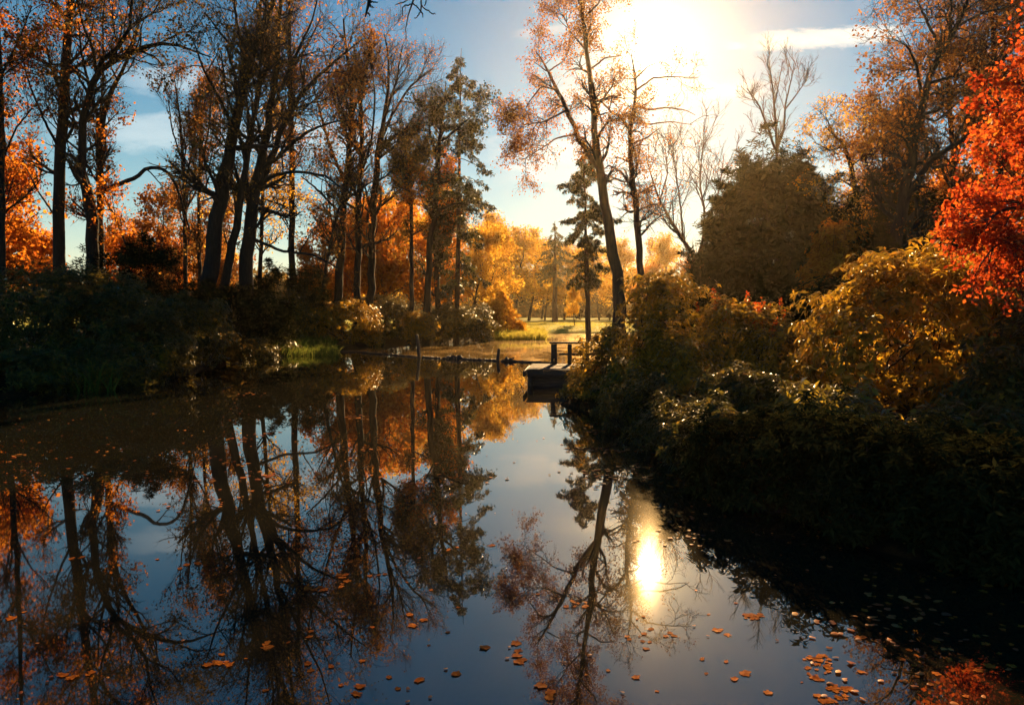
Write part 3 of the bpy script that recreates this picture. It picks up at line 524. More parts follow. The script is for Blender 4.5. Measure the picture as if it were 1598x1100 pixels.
def shrub(name, label, lobes_px, seed, n, size, wr, lm, per=6, rmin=.72, lump=.14, group=None, droop=.25, fine=True, cat='shrub', gap=.35, stem_r=.02, extra=None, upn=.5, tuft=None):
    """lobes_px: (px, py, D, rx px, rz px, depth m) ellipsoids"""
    rng = np.random.default_rng(seed); lobes = []
    for (px, py, D, rx, rz, dep) in lobes_px:
        c_ = P(px, py, D); lobes.append((*c_, rx*D/F, dep, rz*D/F))
    cx = np.mean([l[0] for l in lobes]); cy = np.mean([l[1] for l in lobes]); gh = ground_h(cx, cy)
    root = empty(name, (cx, cy, gh), label, cat, group)
    p, nn = lobes_points(rng, lobes, n, rmin, lump, seed)
    if tuft:
        k_, ln_, sp_ = tuft; bi = rng.choice(len(p), k_); q = rng.integers(0, k_, n); tt = rng.random(n)**.7
        ax_ = nrm(nn[bi] + rng.normal(size=(k_, 3))*.35 + np.array([0, 0, .35])); L1 = ln_*(.4+.9*rng.random(k_))
        inner = rng.random(n) < .18; p2 = p[bi][q] + ax_[q]*(L1[q]*tt)[:, None] + rng.normal(size=(n, 3))*(sp_*(1.05-tt))[:, None]
        pi_ = rng.choice(len(p), n); p = np.where(inner[:, None], p[pi_], p2); nn = np.where(inner[:, None], nn[pi_], ax_[q])
    s = np.sin(p[:, 0]*3.3/size*.12+seed)+np.sin(p[:, 1]*2.9/size*.12+seed*2)+np.sin(p[:, 2]*3.9/size*.12+seed*3)
    keep = s + rng.normal(size=len(p))*.8 > -1.1-gap+.0; p, nn = p[keep], nn[keep]
    ok = p[:, 2] > .04; p, nn = p[ok], nn[ok]; m_ = len(p)
    # rosettes
    ax = nrm(nn + np.array([0, 0, upn]) + rng.normal(size=(m_, 3))*.35)
    u = nrm(np.cross(ax, rdir(rng, m_))); v = np.cross(ax, u)
    C, A, Nn = [], [], []
    for j in range(per):
        a = 2*math.pi*j/per + rng.random(m_)*.7; rad = u*np.cos(a)[:, None]+v*np.sin(a)[:, None]
        tilt = (.15+.5*rng.random(m_))[:, None]; A.append(rad + ax*tilt + np.array([0, 0, -droop])); Nn.append(ax + rng.normal(size=(m_, 3))*.35); C.append(p + rng.normal(size=(m_, 3))*size*.12)
    C = np.concatenate(C); A = np.concatenate(A); Nn = np.concatenate(Nn); L = size*(.55+.75*rng.random(len(C)))
    mb = MB(); leaf_cards(mb, C, A, Nn, L, wr, fine); mb.build('foliage', lm, root)
    # stems from the ground into the crown
    ns = 26; tgt = p[rng.choice(m_, ns)]; b0 = np.array([cx, cy, gh-.1]) + rng.normal(size=(ns, 3))*np.array([max(l[3] for l in lobes)*.45, .25, 0]); b0[:, 2] = gh-.1
    f = np.linspace(0, 1, 8)[None, :, None]; mid = (b0+tgt)/2; mid[:, 2] = b0[:, 2]+(tgt[:, 2]-b0[:, 2])*.35
    Pt = (1-f)**2*b0[:, None]+2*f*(1-f)*mid[:, None]+f**2*tgt[:, None]; Pt[:, 1:-1] += rng.normal(size=(ns, 6, 3))*.03
    Rd = stem_r*(1-.75*np.linspace(0, 1, 8))[None]*(.6+.6*rng.random(ns))[:, None]
    mb = MB(); tubes(mb, Pt, Rd, 5); tw, tr = children(rng, Pt, Rd, 260, .35, 1, np.mean([l[5] for l in lobes])*.5, .7, 5, .2, .05, .5, .3, 0, .003); tubes(mb, tw, tr, 4)
    mb.build('stems', TWIG, root, smooth=True)
    if extra: extra(rng, p, nn, root)
    ALL.append(root); return root

# left bank, dark masses
shrub('dark_rhododendron', 'dark rhododendron mass at the far left edge of the left bank', [(30, 520, 22, 110, 85, 2.0), (90, 500, 23, 80, 70, 1.8), (-60, 510, 21, 90, 90, 2)], 41, 5200, .16, .34, RHODO)
shrub('dark_rhododendron', 'dark rhododendron mound under the tall straight trunk on the left bank', [(150, 530, 22.5, 90, 70, 1.6), (95, 465, 27, 70, 45, 1.6), (190, 500, 24, 70, 60, 1.6)], 42, 4600, .16, .34, RHODO)
shrub('yew_bush', 'dark feathery yew mound behind the left bank shrubs', [(225, 450, 29, 62, 62, 1.6), (270, 490, 29, 50, 60, 1.5), (190, 470, 29, 50, 60, 1.5)], 43, 6500, .2, .18, YEW, per=5, fine=False, lump=.14, tuft=(220, .5, .2))
shrub('dark_rhododendron', 'dark rhododendron with a pale leafed lower spray by the left waterline', [(225, 545, 22, 70, 50, 1.2), (285, 520, 25, 60, 55, 1.3)], 44, 4200, .15, .34, RHODO)
shrub('pale_sprig_bush', 'small pale leafed bush dipping to the water below the dark rhododendrons', [(248, 565, 21.5, 26, 26, .5)], 45, 420, .13, .4, RHODO_G, rmin=.3)
shrub('orange_leafed_bush', 'low orange speckled bush at the foot of the thick leaning trunks', [(340, 545, 29, 55, 26, 1.0), (310, 520, 30, 40, 30, 1.0)], 46, 1700, .13, .5, OLIVE, rmin=.4)
shrub('dark_undergrowth', 'dark undergrowth behind the thick leaning trunks', [(330, 490, 36, 70, 50, 1.5), (400, 500, 35.5, 60, 45, 1.5)], 47, 3800, .2, .34, YEW, fine=False)
shrub('small_pointed_yew', 'small pointed dark yew left of the straight pole-like trunk', [(433, 455, 44, 26, 34, 1.0), (432, 480, 44, 38, 34, 1.2)], 48, 3200, .22, .2, YEW, per=5, fine=False, tuft=(90, .6, .2))
shrub('small_pointed_yew', 'small pointed dark yew right of the straight pole-like trunk', [(488, 460, 44, 18, 36, 1.0), (490, 490, 44, 28, 30, 1.0)], 49, 2600, .22, .2, YEW, per=5, fine=False, tuft=(80, .6, .2))
shrub('dark_rhododendron', 'dark rhododendron mass behind the green rushes on the left bank', [(450, 505, 43, 55, 42, 1.8), (400, 525, 39, 50, 32, 1.5)], 50, 4600, .2, .34, RHODO, fine=False)
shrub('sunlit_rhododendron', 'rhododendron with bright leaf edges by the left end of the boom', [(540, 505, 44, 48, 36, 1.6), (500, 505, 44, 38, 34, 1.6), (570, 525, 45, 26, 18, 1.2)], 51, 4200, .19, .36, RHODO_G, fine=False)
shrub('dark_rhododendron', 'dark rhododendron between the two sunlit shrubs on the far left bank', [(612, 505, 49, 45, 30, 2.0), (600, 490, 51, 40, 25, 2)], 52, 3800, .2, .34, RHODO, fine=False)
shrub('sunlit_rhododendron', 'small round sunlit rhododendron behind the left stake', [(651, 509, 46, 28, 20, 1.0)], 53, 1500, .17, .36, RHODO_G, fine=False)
shrub('clipped_hedge_bush', 'dark broad hedge-like bush at the foot of the ragged spruce', [(710, 507, 52, 42, 26, 2.0), (745, 508, 54, 28, 26, 2.0), (680, 510, 51, 28, 24, 2.0)], 54, 6500, .2, .36, RHODO, fine=False)
shrub('golden_shrub', 'glowing yellow leafed shrub at the end of the left bank', [(775, 508, 60, 20, 22, 1.6), (795, 500, 62, 18, 18, 1.4), (782, 480, 62, 14, 26, 1.4), (768, 490, 60, 12, 22, 1.2), (808, 512, 62, 14, 12, 1)], 55, 2600, .22, .6, GOLD, fine=False, rmin=.3, lump=.22)

shrub('low_dark_shrub', 'low dark shrub hiding the bank between the orange speckled bush and the rushes', [(385, 552, 33, 50, 20, 1.0), (430, 545, 36, 30, 18, .9), (350, 562, 30, 40, 18, .9)], 56, 2600, .16, .36, RHODO, fine=False)
shrub('low_dark_shrub', 'low dark shrub at the waterline under the far left rhododendrons', [(20, 590, 19, 90, 40, .9), (120, 588, 20, 70, 36, .9), (190, 580, 20.5, 50, 34, .9)], 57, 4200, .15, .34, RHODO)
# right bank, near
def red_spikes(rng, p, nn, root):
    up = p[(nn[:, 2] > .5)]; q = up[rng.choice(len(up), 46)]
    mb = MB(); n = 46*26; b = np.repeat(q, 26, 0); h = rng.random(n); C = b + np.stack([rng.normal(size=n)*.015, rng.normal(size=n)*.015, h*.22], 1)
    A = rdir(rng, n); A[:, 2] += .3; leaf_cards(mb, C, A, rdir(rng, n), .05+.02*rng.random(n), .5); mb.build('red_leaf_spikes', RED, root)
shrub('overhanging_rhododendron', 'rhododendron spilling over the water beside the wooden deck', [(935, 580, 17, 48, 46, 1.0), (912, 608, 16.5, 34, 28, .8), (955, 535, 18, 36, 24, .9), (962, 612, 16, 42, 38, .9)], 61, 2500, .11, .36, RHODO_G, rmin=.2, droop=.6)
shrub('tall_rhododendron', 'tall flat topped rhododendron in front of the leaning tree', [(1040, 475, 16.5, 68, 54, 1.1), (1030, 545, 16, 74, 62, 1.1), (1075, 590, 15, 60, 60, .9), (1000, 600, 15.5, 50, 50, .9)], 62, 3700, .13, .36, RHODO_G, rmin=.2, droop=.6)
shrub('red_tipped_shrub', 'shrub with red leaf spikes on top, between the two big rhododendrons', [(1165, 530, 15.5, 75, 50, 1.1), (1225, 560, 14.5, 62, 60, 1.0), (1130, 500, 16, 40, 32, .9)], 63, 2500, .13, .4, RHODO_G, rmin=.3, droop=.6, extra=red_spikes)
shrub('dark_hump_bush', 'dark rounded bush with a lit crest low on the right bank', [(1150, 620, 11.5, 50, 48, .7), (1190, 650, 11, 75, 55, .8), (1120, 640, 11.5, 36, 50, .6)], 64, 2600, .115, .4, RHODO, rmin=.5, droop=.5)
shrub('big_rhododendron', 'largest rhododendron with sunlight painted into its leaf colour on the right bank', [(1400, 480, 12.5, 115, 78, 1.4), (1480, 470, 12.5, 95, 76, 1.4), (1350, 540, 12, 90, 80, 1.3), (1450, 560, 12, 120, 100, 1.3), (1310, 560, 12, 55, 55, 1.0)], 65, 5600, .155, .34, RHODO_G, rmin=.3, droop=.7)
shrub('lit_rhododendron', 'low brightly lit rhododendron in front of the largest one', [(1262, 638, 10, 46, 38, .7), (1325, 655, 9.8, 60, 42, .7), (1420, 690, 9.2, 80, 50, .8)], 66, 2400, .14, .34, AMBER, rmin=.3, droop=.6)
shrub('dark_rhododendron', 'dark rhododendron at the right edge below the red maple', [(1570, 640, 9.5, 90, 90, .9), (1520, 700, 8.6, 80, 70, .8), (1600, 560, 11, 70, 80, 1)], 67, 3000, .13, .34, RHODO, rmin=.3, droop=.6)
def bank(label, seed, n, prs, lm=None, rz=.42):
    rr = random.Random(seed); lb = []
    for px, D in prs:
        f = rr.uniform(.8, 1.2); zc = .24*f; lb.append((px, 490 + (2-zc)*F/D*.985, D, rr.uniform(.42, .6)/D*F, rz*f/D*F, .45))
    shrub('bank_undergrowth', label, lb, seed, n, .085, .32, lm or RHODO, rmin=.4, tuft=(int(40*len(prs)), .3, .12), droop=.4)
bank('dark shrub hanging over the water right of the deck rhododendron', 68, 3600, [(985, 13.6), (1010, 12.4), (1040, 11.4)])
bank('dark shrub at the waterline below the rounded hump bush', 73, 4200, [(1066, 10.4), (1095, 9.6), (1125, 8.9), (1120, 9.5)])
bank('dark straggling undergrowth under the low brightly lit rhododendron', 74, 5600, [(1160, 8.08), (1205, 7.68), (1250, 7.38), (1290, 7.08), (1220, 8.28), (1280, 7.88), (1190, 8.5)], YEW)  # bank shadow put into a darker leaf colour, here and on the next two
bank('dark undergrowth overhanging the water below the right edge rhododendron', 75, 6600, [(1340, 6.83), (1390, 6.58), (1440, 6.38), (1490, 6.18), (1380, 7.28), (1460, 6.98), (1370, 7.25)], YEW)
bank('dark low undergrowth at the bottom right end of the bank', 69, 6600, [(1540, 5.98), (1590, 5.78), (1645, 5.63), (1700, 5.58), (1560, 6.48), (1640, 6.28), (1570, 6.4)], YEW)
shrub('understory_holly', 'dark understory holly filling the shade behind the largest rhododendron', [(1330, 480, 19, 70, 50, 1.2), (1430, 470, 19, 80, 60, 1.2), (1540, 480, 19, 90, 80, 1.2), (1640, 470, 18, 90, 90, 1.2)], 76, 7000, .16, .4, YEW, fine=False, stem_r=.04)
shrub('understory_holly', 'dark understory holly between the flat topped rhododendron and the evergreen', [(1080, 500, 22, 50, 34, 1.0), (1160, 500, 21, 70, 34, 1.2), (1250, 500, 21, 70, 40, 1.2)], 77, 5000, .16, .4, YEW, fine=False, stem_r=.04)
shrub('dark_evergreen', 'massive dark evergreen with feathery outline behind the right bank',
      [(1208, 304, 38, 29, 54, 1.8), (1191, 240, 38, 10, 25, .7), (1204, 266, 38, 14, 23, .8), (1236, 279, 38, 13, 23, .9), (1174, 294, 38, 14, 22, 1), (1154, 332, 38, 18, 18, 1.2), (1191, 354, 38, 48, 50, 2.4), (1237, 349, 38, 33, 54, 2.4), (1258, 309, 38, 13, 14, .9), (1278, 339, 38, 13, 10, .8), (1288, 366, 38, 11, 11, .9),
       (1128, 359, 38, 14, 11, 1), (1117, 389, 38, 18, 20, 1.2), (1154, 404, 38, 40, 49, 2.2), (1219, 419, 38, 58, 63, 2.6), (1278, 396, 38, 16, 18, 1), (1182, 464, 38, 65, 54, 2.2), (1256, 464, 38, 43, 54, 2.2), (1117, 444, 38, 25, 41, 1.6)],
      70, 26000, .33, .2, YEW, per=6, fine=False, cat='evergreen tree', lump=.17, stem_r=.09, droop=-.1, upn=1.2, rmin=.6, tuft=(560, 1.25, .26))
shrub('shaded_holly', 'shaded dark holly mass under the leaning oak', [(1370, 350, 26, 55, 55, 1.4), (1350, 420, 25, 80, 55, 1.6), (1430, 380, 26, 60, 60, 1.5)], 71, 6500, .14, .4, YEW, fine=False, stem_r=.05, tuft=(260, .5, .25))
shrub('rust_leafed_bush', 'reddish leafed bush between the dark evergreen and the leaning oak', [(1305, 400, 24, 40, 50, 1.0), (1290, 440, 22, 40, 40, 1.0)], 72, 2600, .13, .5, ORANGE, fine=False, rmin=.4)

# ---------------------------------------------------------------- background woodland: prototypes and copies
def proto(seed, h, lm, cw, nleaf, size=.26, name='autumn_tree'):
    rng = np.random.default_rng(seed); k = 12
    f = np.linspace(0, 1, k)[:, None]; base = np.array([[0, 0, -.3]]); top = np.array([[rng.normal()*.8, rng.normal()*.8, h*.92]])
    Pt = base*(1-f)+top*f; Pt[1:-1, :2] += rng.normal(size=(k-2, 2))*.12; Rd = (.02*h)*(1-.85*f[:, 0])*.9
    Pt, Rd = Pt[None], Rd[None]
    b1, r1 = children(rng, Pt, Rd, 34, .22, 1, cw*1.0, .95, 8, .12, .07, .5, .3, 0, .02); b2, r2 = children(rng, b1, r1, 320, .2, 1, cw*.42, .7, 5, .16, .05, .5, .3, 0, .012)
    b3, r3 = children(rng, b2, r2, 1300, .15, 1, cw*.2, .7, 4, .18, .03, .5, .3, 0, .008)
    o = bpy.data.objects
    tm = MB(); tubes(tm, Pt, Rd, 7); bm_ = MB(); tubes(bm_, b1, r1, 5); tubes(bm_, b2, r2, 3); tubes(bm_, b3, r3, 3)
    fm = MB(); pts = np.concatenate([b3[:, 1:].reshape(-1, 3), b2[:, 2:].reshape(-1, 3)]); C = pts[rng.choice(len(pts), nleaf)] + rng.normal(size=(nleaf, 3))*.28
    s = np.sin(C[:, 0]*.9+seed)*np.sin(C[:, 1]*.8+seed)+np.sin(C[:, 2]*1.1+seed); C = C[(s+rng.normal(size=len(C))*.5 > -.7) & (C[:, 2] > .6)]; n = len(C)
    A = rdir(rng, n); leaf_cards(fm, C, A, rdir(rng, n)+np.array([0, 0, .5]), size*(.6+.8*rng.random(n)), .75)
    return tm.mesh('trunk', BARK), bm_.mesh('branches', TWIG), fm.mesh('foliage', lm)
protos = {'gold': [proto(101, 11, GOLD, 3.6, 12500), proto(102, 14, GOLD, 4.2, 14000)], 'orange': [proto(103, 9, ORANGE, 3.4, 9500), proto(104, 12, ORANGE, 4.0, 10500)],
          'rust': [proto(105, 13, RUST, 3.8, 12000), proto(106, 10, OLIVE, 3.5, 13000)]}
rb = random.Random(5); BG = []
lb_key = lambda l: l
def bgtree(px, D, kind, s, label, group='autumn trees in the background wood'):
    pr = protos[kind][rb.randrange(2)]
    x = (px-CX)/F*D; z = ground_h(x, D)
    r = empty('autumn_tree', (x, D, z), label, 'tree', group); r.rotation_euler = (0, 0, rb.random()*6.28); r.scale = (s, s, s*rb.uniform(.9, 1.15))
    BG.append((lb_key(label), px, r))
    for me_, nm in zip(pr, ('trunk', 'branches', 'foliage')): link(bpy.data.objects.new(nm, me_), r)
    ALL.append(r)
names = {'gold': 'golden', 'orange': 'orange', 'rust': 'rusty brown'}
lst = [(-30, 50, 'orange', 1.1), (25, 46, 'orange', 1.0), (60, 62, 'orange', .8), (180, 60, 'orange', .75), (215, 66, 'orange', .7), (245, 58, 'rust', .8), (285, 64, 'orange', .8), (330, 60, 'rust', .8), (255, 80, 'gold', .6), 
       (480, 75, 'orange', .7), (505, 60, 'orange', .75), (540, 66, 'orange', .9), (575, 70, 'gold', .9), (600, 62, 'orange', .95), (640, 72, 'gold', .8), (665, 66, 'orange', .9), (700, 76, 'orange', .9), (735, 72, 'gold', .75), (760, 84, 'gold', .8), (560, 92, 'orange', 1.2), (620, 90, 'gold', 1.1), (690, 95, 'gold', 1.1), (350, 95, 'gold', .7),
       (-80, 60, 'orange', 1.2), (300, 85, 'gold', .8),
       (775, 100, 'gold', .95), (800, 96, 'gold', .85), (825, 108, 'gold', .95), (850, 116, 'gold', .85), (880, 120, 'gold', .8), (905, 128, 'rust', .9), (935, 118, 'gold', .9), (970, 120, 'gold', .9), (1005, 110, 'orange', .8), (1040, 115, 'gold', .8), (1075, 105, 'orange', .7), (790, 135, 'rust', 1.2), (845, 145, 'rust', 1.1), (900, 150, 'gold', 1.1), (960, 150, 'gold', 1.1), (1030, 145, 'rust', 1.1),
       (1110, 95, 'orange', .8), (1150, 90, 'rust', .8), (1280, 60, 'orange', .7), (1330, 55, 'orange', .8), (1390, 50, 'rust', .9), (1440, 48, 'orange', .9), (1500, 46, 'orange', .95), (1560, 44, 'orange', 1.0), (1620, 42, 'orange', 1.1), (1290, 90, 'gold', .8)]
MARKS = [(-200, 'at the left edge'), (15, 'left of the tall straight trunk'), (100, 'between the tall straight trunk and the arching tree'), (200, 'just right of the forked tree'), (235, 'behind the crooked branch'), (275, 'behind the pair of thin bare trees'), (320, 'behind the thick leaning trunks'),
         (390, 'right of the many limbed trunk'), (420, 'left of the pole-like trunk'), (470, 'right of the pole-like trunk'), (500, 'behind the thin slanting trunk'), (530, 'left of the twin trunks'), (555, 'behind the twin trunks'), (592, 'just right of the twin trunks'), (615, 'left of the pinkish trunk'), (645, 'between the pinkish trunk and the S-curved one'), (680, 'behind the short stout trunk'), (698, 'behind the ragged spruce'), (730, 'right of the ragged spruce'), (755, 'over the tip of the left bank'),
         (780, 'at the left side of the far meadow'), (815, 'in the middle of the far meadow edge'), (840, 'below the pale conifer tip'), (870, 'left of the hazy spruce'), (895, 'right behind the hazy spruce'), (930, 'behind the tall leaning tree'), (965, 'between the leaning tree and the half bare one'), (1000, 'behind the half bare tree'), (1025, 'behind the flat topped rhododendron'), (1060, 'behind the low spreading leafless tree'), (1100, 'at the left flank of the evergreen'), (1140, 'hidden behind the evergreen'),
         (1270, 'at the right flank of the evergreen'), (1310, 'behind the gnarled oak'), (1370, 'left of the leaning oak'), (1420, 'behind the leaning oak'), (1480, 'behind the straight trunk on the right bank'), (1540, 'behind the red maple'), (1600, 'cut by the right edge')]
used = {}
for px, D, kind, s in lst:
    if D > 93: D *= 1.38; s *= 1.38
    q_ = [k_ for k_ in MARKS if k_[0] <= px][-1][1]; dist = 'distant hazy' if D > 93 else ('far' if D > 70 else 'nearer')
    lb = dist + ' ' + names[kind] + ' leaved tree ' + q_; used[lb] = used.get(lb, 0) + 1
    gp = 'autumn trees of the background wood'
    bgtree(px, D, kind, s, lb, gp)
for k_ in {b_[0] for b_ in BG}:
    same = sorted([b_ for b_ in BG if b_[0] == k_], key=lambda b_: b_[1])
    if len(same) == 2: same[0][2]['label'] = k_ + ', left one of two'; same[1][2]['label'] = k_ + ', right one of two'
# sapling on the meadow
bgtree(897, 88, 'gold', .28, 'small pale sapling standing alone on the far meadow', 'lone sapling')
# far wood line closing the view
rng = np.random.default_rng(9); mb = MB(); nn_ = 60000
x = rng.uniform(-420, 420, nn_); y = 270 + 60*rng.random(nn_) + .0006*x**2; hh = 1.3*(10+3*np.sin(x*.05)+2*np.sin(x*.17+1)+1.4*np.sin(x*.43+2))
C = np.stack([x, y, hh*rng.random(nn_)**.8], 1); leaf_cards(mb, C, rdir(rng, nn_), rdir(rng, nn_), 2.2+1.6*rng.random(nn_), .8)
tag(mb.build('distant_wood', OLIVE), 'hazy distant wood closing the view beyond the meadow', kind='stuff')

# ---------------------------------------------------------------- grass and rushes
def blades(mb, rng, base, h, wdt, lean=.35):
    n = len(base); d = rng.normal(size=(n, 3))*lean; d[:, 2] = 1; d = nrm(d); s = nrm(np.cross(d, rdir(rng, n)))*wdt/2; h = (h*(.5+.7*rng.random(n)))[:, None]
    bend = rng.normal(size=(n, 3))*.25*h; bend[:, 2] = -np.abs(bend[:, 2])*.6
    v = np.stack([base-s, base+s, base+d*h*.6+s*.7, base+d*h*.6-s*.7, base+d*h+bend], 1); o = np.arange(n)[:, None]*5
    mb.add(v, (o+np.array([[0, 1, 2, 3]])), (o+np.array([[3, 2, 4]])))
def patch(rng, n, x0, x1, y0, y1):
    x = rng.uniform(x0, x1, n); y = rng.uniform(y0, y1, n); return np.array([W(a, b_) for a, b_ in zip(x, y)])
rng = np.random.default_rng(77)
def ground_pts(pts, lift=0.0):
    pts = pts.copy(); pts[:, 2] = np.maximum(gz_(pts[:, 0], pts[:, 1]), -.05)+lift; return pts
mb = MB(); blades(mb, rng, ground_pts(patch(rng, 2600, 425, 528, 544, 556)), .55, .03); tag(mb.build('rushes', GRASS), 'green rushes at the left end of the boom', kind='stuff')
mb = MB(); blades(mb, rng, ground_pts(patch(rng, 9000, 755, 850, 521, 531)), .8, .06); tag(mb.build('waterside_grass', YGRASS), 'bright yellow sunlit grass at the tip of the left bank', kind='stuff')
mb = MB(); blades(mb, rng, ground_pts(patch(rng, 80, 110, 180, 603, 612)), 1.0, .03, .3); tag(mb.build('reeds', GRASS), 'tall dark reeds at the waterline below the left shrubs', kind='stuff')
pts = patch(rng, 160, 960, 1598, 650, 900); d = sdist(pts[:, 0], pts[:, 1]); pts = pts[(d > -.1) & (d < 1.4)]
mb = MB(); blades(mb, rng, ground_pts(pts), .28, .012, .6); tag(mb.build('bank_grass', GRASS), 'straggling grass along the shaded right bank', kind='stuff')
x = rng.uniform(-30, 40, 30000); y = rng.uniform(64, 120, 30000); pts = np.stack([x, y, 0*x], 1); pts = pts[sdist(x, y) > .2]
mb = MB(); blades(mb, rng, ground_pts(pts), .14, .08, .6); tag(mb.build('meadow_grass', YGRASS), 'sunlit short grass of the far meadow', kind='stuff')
pts = patch(rng, 200, 1050, 1500, 740, 880); d = sdist(pts[:, 0], pts[:, 1]); pts = ground_pts(pts[(d > 0) & (d < 1.2)])[:24]
mb = MB(); blades(mb, rng, pts, .7, .012, 1.1); tag(mb.build('dry_stalks', WOOD), 'pale dry stalks leaning over the shaded right bank', kind='stuff')

rng_b = np.random.default_rng(55); pts = np.array([W(a, b_) for a, b_ in zip(rng_b.uniform(860, 1640, 60000), rng_b.uniform(625, 930, 60000))]); d = sdist(pts[:, 0], pts[:, 1])
pts = pts[(d > .02) & (d < 1.6)][:16000]; n = len(pts); pts = ground_pts(pts, .012); A_ = rdir(rng_b, n); A_[:, 2] *= .35; mb = MB(); leaf_cards(mb, pts, A_, rng_b.normal(size=(n, 3))*.5+[0, 0, 1.], .065*(.5+rng_b.random(n)), .7, True)
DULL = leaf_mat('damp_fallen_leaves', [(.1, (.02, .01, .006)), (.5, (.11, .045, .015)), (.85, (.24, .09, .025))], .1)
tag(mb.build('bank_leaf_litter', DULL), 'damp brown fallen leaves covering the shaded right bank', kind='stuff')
mb = MB(); q = pts[rng_b.choice(n, 700)]; L_t = .05+.3*rng_b.random(700)**2
dd_ = rdir(rng_b, 700); dd_[:, 2] = np.abs(dd_[:, 2])*.35; dd_ = nrm(dd_); f_ = np.linspace(0, 1, 4)[None, :, None]
tubes(mb, q[:, None]+dd_[:, None]*f_*L_t[:, None, None]*2+rng_b.normal(size=(700, 4, 3))*.01, np.full((700, 4), .004), 4)
tag(mb.build('twig_debris', TWIG), 'dead twigs lying about the waterline of the right bank', kind='stuff')
SEDGE = leaf_mat('dead_sedge', [(.1, (.02, .018, .008)), (.5, (.06, .045, .015)), (.9, (.16, .10, .03))], .3)
p_ = np.array([W(a, b_) for a, b_ in zip(rng_b.uniform(880, 1680, 60000), rng_b.uniform(635, 940, 60000))]); d = sdist(p_[:, 0], p_[:, 1]); wv = np.sin(p_[:, 0]*5.1)+np.sin(p_[:, 1]*4.3+1)
p_ = p_[(d > -.06) & (d < .75) & (wv > -.9)][:5200]; mb = MB(); blades(mb, rng_b, ground_pts(p_), .26, .012, .75)
tag(mb.build('dead_sedge', SEDGE), 'dead brown sedge hanging over the shaded right waterline', kind='stuff')
# ---------------------------------------------------------------- boom, stakes, deck
def box(mb, c_, s, rot=0.0):
    x, y, z = s[0]/2, s[1]/2, s[2]/2; ca, sa = math.cos(rot), math.sin(rot); bv = min(x, y, z)*.12
    v = []
    for zz, ins in ((-z, bv), (-z+bv, 0), (z-bv, 0), (z, bv)):
        for a, b_ in ((-1, -1), (1, -1), (1, 1), (-1, 1)):
            X, Y = a*(x-ins), b_*(y-ins); v.append((c_[0]+X*ca-Y*sa, c_[1]+X*sa+Y*ca, c_[2]+zz))
    q = [(3, 2, 1, 0), (12, 13, 14, 15)]
    for l in range(3):
        for i in range(4): j = (i+1) % 4; q.append((l*4+i, l*4+j, l*4+4+j, l*4+4+i))
    mb.add(v, q)
def logtube(mb, pts, r, rng, sides=9, k=40):
    q = resample([(*p, rr) for p, rr in zip(pts, r)], k); q[:, 3] *= 1+.18*rng.normal(size=k)
    q[:, :3] += rng.normal(size=(k, 3))*q[:, 3:4]*.12; q[0, 3] *= .3; q[-1, 3] *= .3; tubes(mb, q[None, :, :3], q[None, :, 3], sides)
rng = np.random.default_rng(12)
def log(name, label, px, r, cat='log'):
    pts = [W(a, b_)+np.array([0, 0, .01]) for a, b_ in px]; mb = MB(); logtube(mb, pts, r, rng); o = mb.build(name, WOOD2, smooth=True); tag(o, label, cat); return o
log('floating_pole', 'thin floating boom pole left of the left stake', ((505, 547.5), (560, 550), (610, 554), (652, 557.6)), (.05, .06, .06, .06), 'pole')
log('floating_log', 'thick lumpy log in the boom between the two stakes', ((690, 559.6), (705, 560.2), (716, 560.6), (722, 560.9)), (.05, .13, .15, .08))
log('floating_pole', 'long floating boom pole reaching from the lumpy log to the right stake', ((722, 561), (750, 562), (776, 563.3)), (.06, .065, .06), 'pole')
log('floating_pole', 'floating boom pole between the right stake and the deck', ((781, 563.6), (830, 565.8), (868, 567.4)), (.06, .055, .055), 'pole')
log('floating_pole', 'short thin boom piece between the left stake and the lumpy log', ((659, 558), (672, 558.8), (688, 559.5)), (.05, .06, .05), 'pole')
def stake(label, base, top, D, r):
    b_ = W(*base); D = b_[1]; tp = P(top[0], top[1], D); b_ = b_-np.array([0, 0, .4]); mb = MB(); k = 9; f = np.linspace(0, 1, k)[:, None]
    pp = b_*(1-f)+tp*f; pp[1:-1] += rng.normal(size=(k-2, 3))*.008; rr = r*(1.05-.15*f[:, 0]); pp = np.vstack([pp, tp+nrm(tp-b_)*.03]); rr = np.r_[rr, r*.25]
    tubes(mb, pp[None], rr[None], 8); tag(mb.build('mooring_stake', WOOD2, smooth=True), label, 'stake')
stake('taller tilted stake at the left part of the boom', (656, 558), (650.5, 523), 0, .08)
stake('shorter stake leaning right at the middle of the boom', (775.5, 563), (778.5, 545), 0, .07)
# two resting birds are only dark lumps: mossy clump on the boom
mb = MB(); cpt = W(791, 564.2)
for dx, dy, r_, zz in ((0, 0, .13, .06), (.16, .02, .11, .07), (-.16, .03, .09, .03), (.27, 0, .05, .14), (-.02, .03, .05, .17)):
    n = 60; d = rdir(rng, n)
    u_ = np.linspace(0, math.pi, 7); v_ = np.arange(9)*2*math.pi/9; G = np.stack([np.sin(u_)[:, None]*np.cos(v_), np.sin(u_)[:, None]*np.sin(v_), np.cos(u_)[:, None]*np.ones(9)], -1)*r_*(1+.1*rng.normal(size=(7, 9, 1)))
    G[..., 2] *= .7; G += cpt + np.array([dx, dy, zz]); q = [(i*9+j, i*9+(j+1) % 9, (i+1)*9+(j+1) % 9, (i+1)*9+j) for i in range(6) for j in range(9)]; mb.add(G, q)
tag(mb.build('mossy_clump', WOOD2, smooth=True), 'small dark lumpy clump riding on the boom right of the middle stake', 'clump')
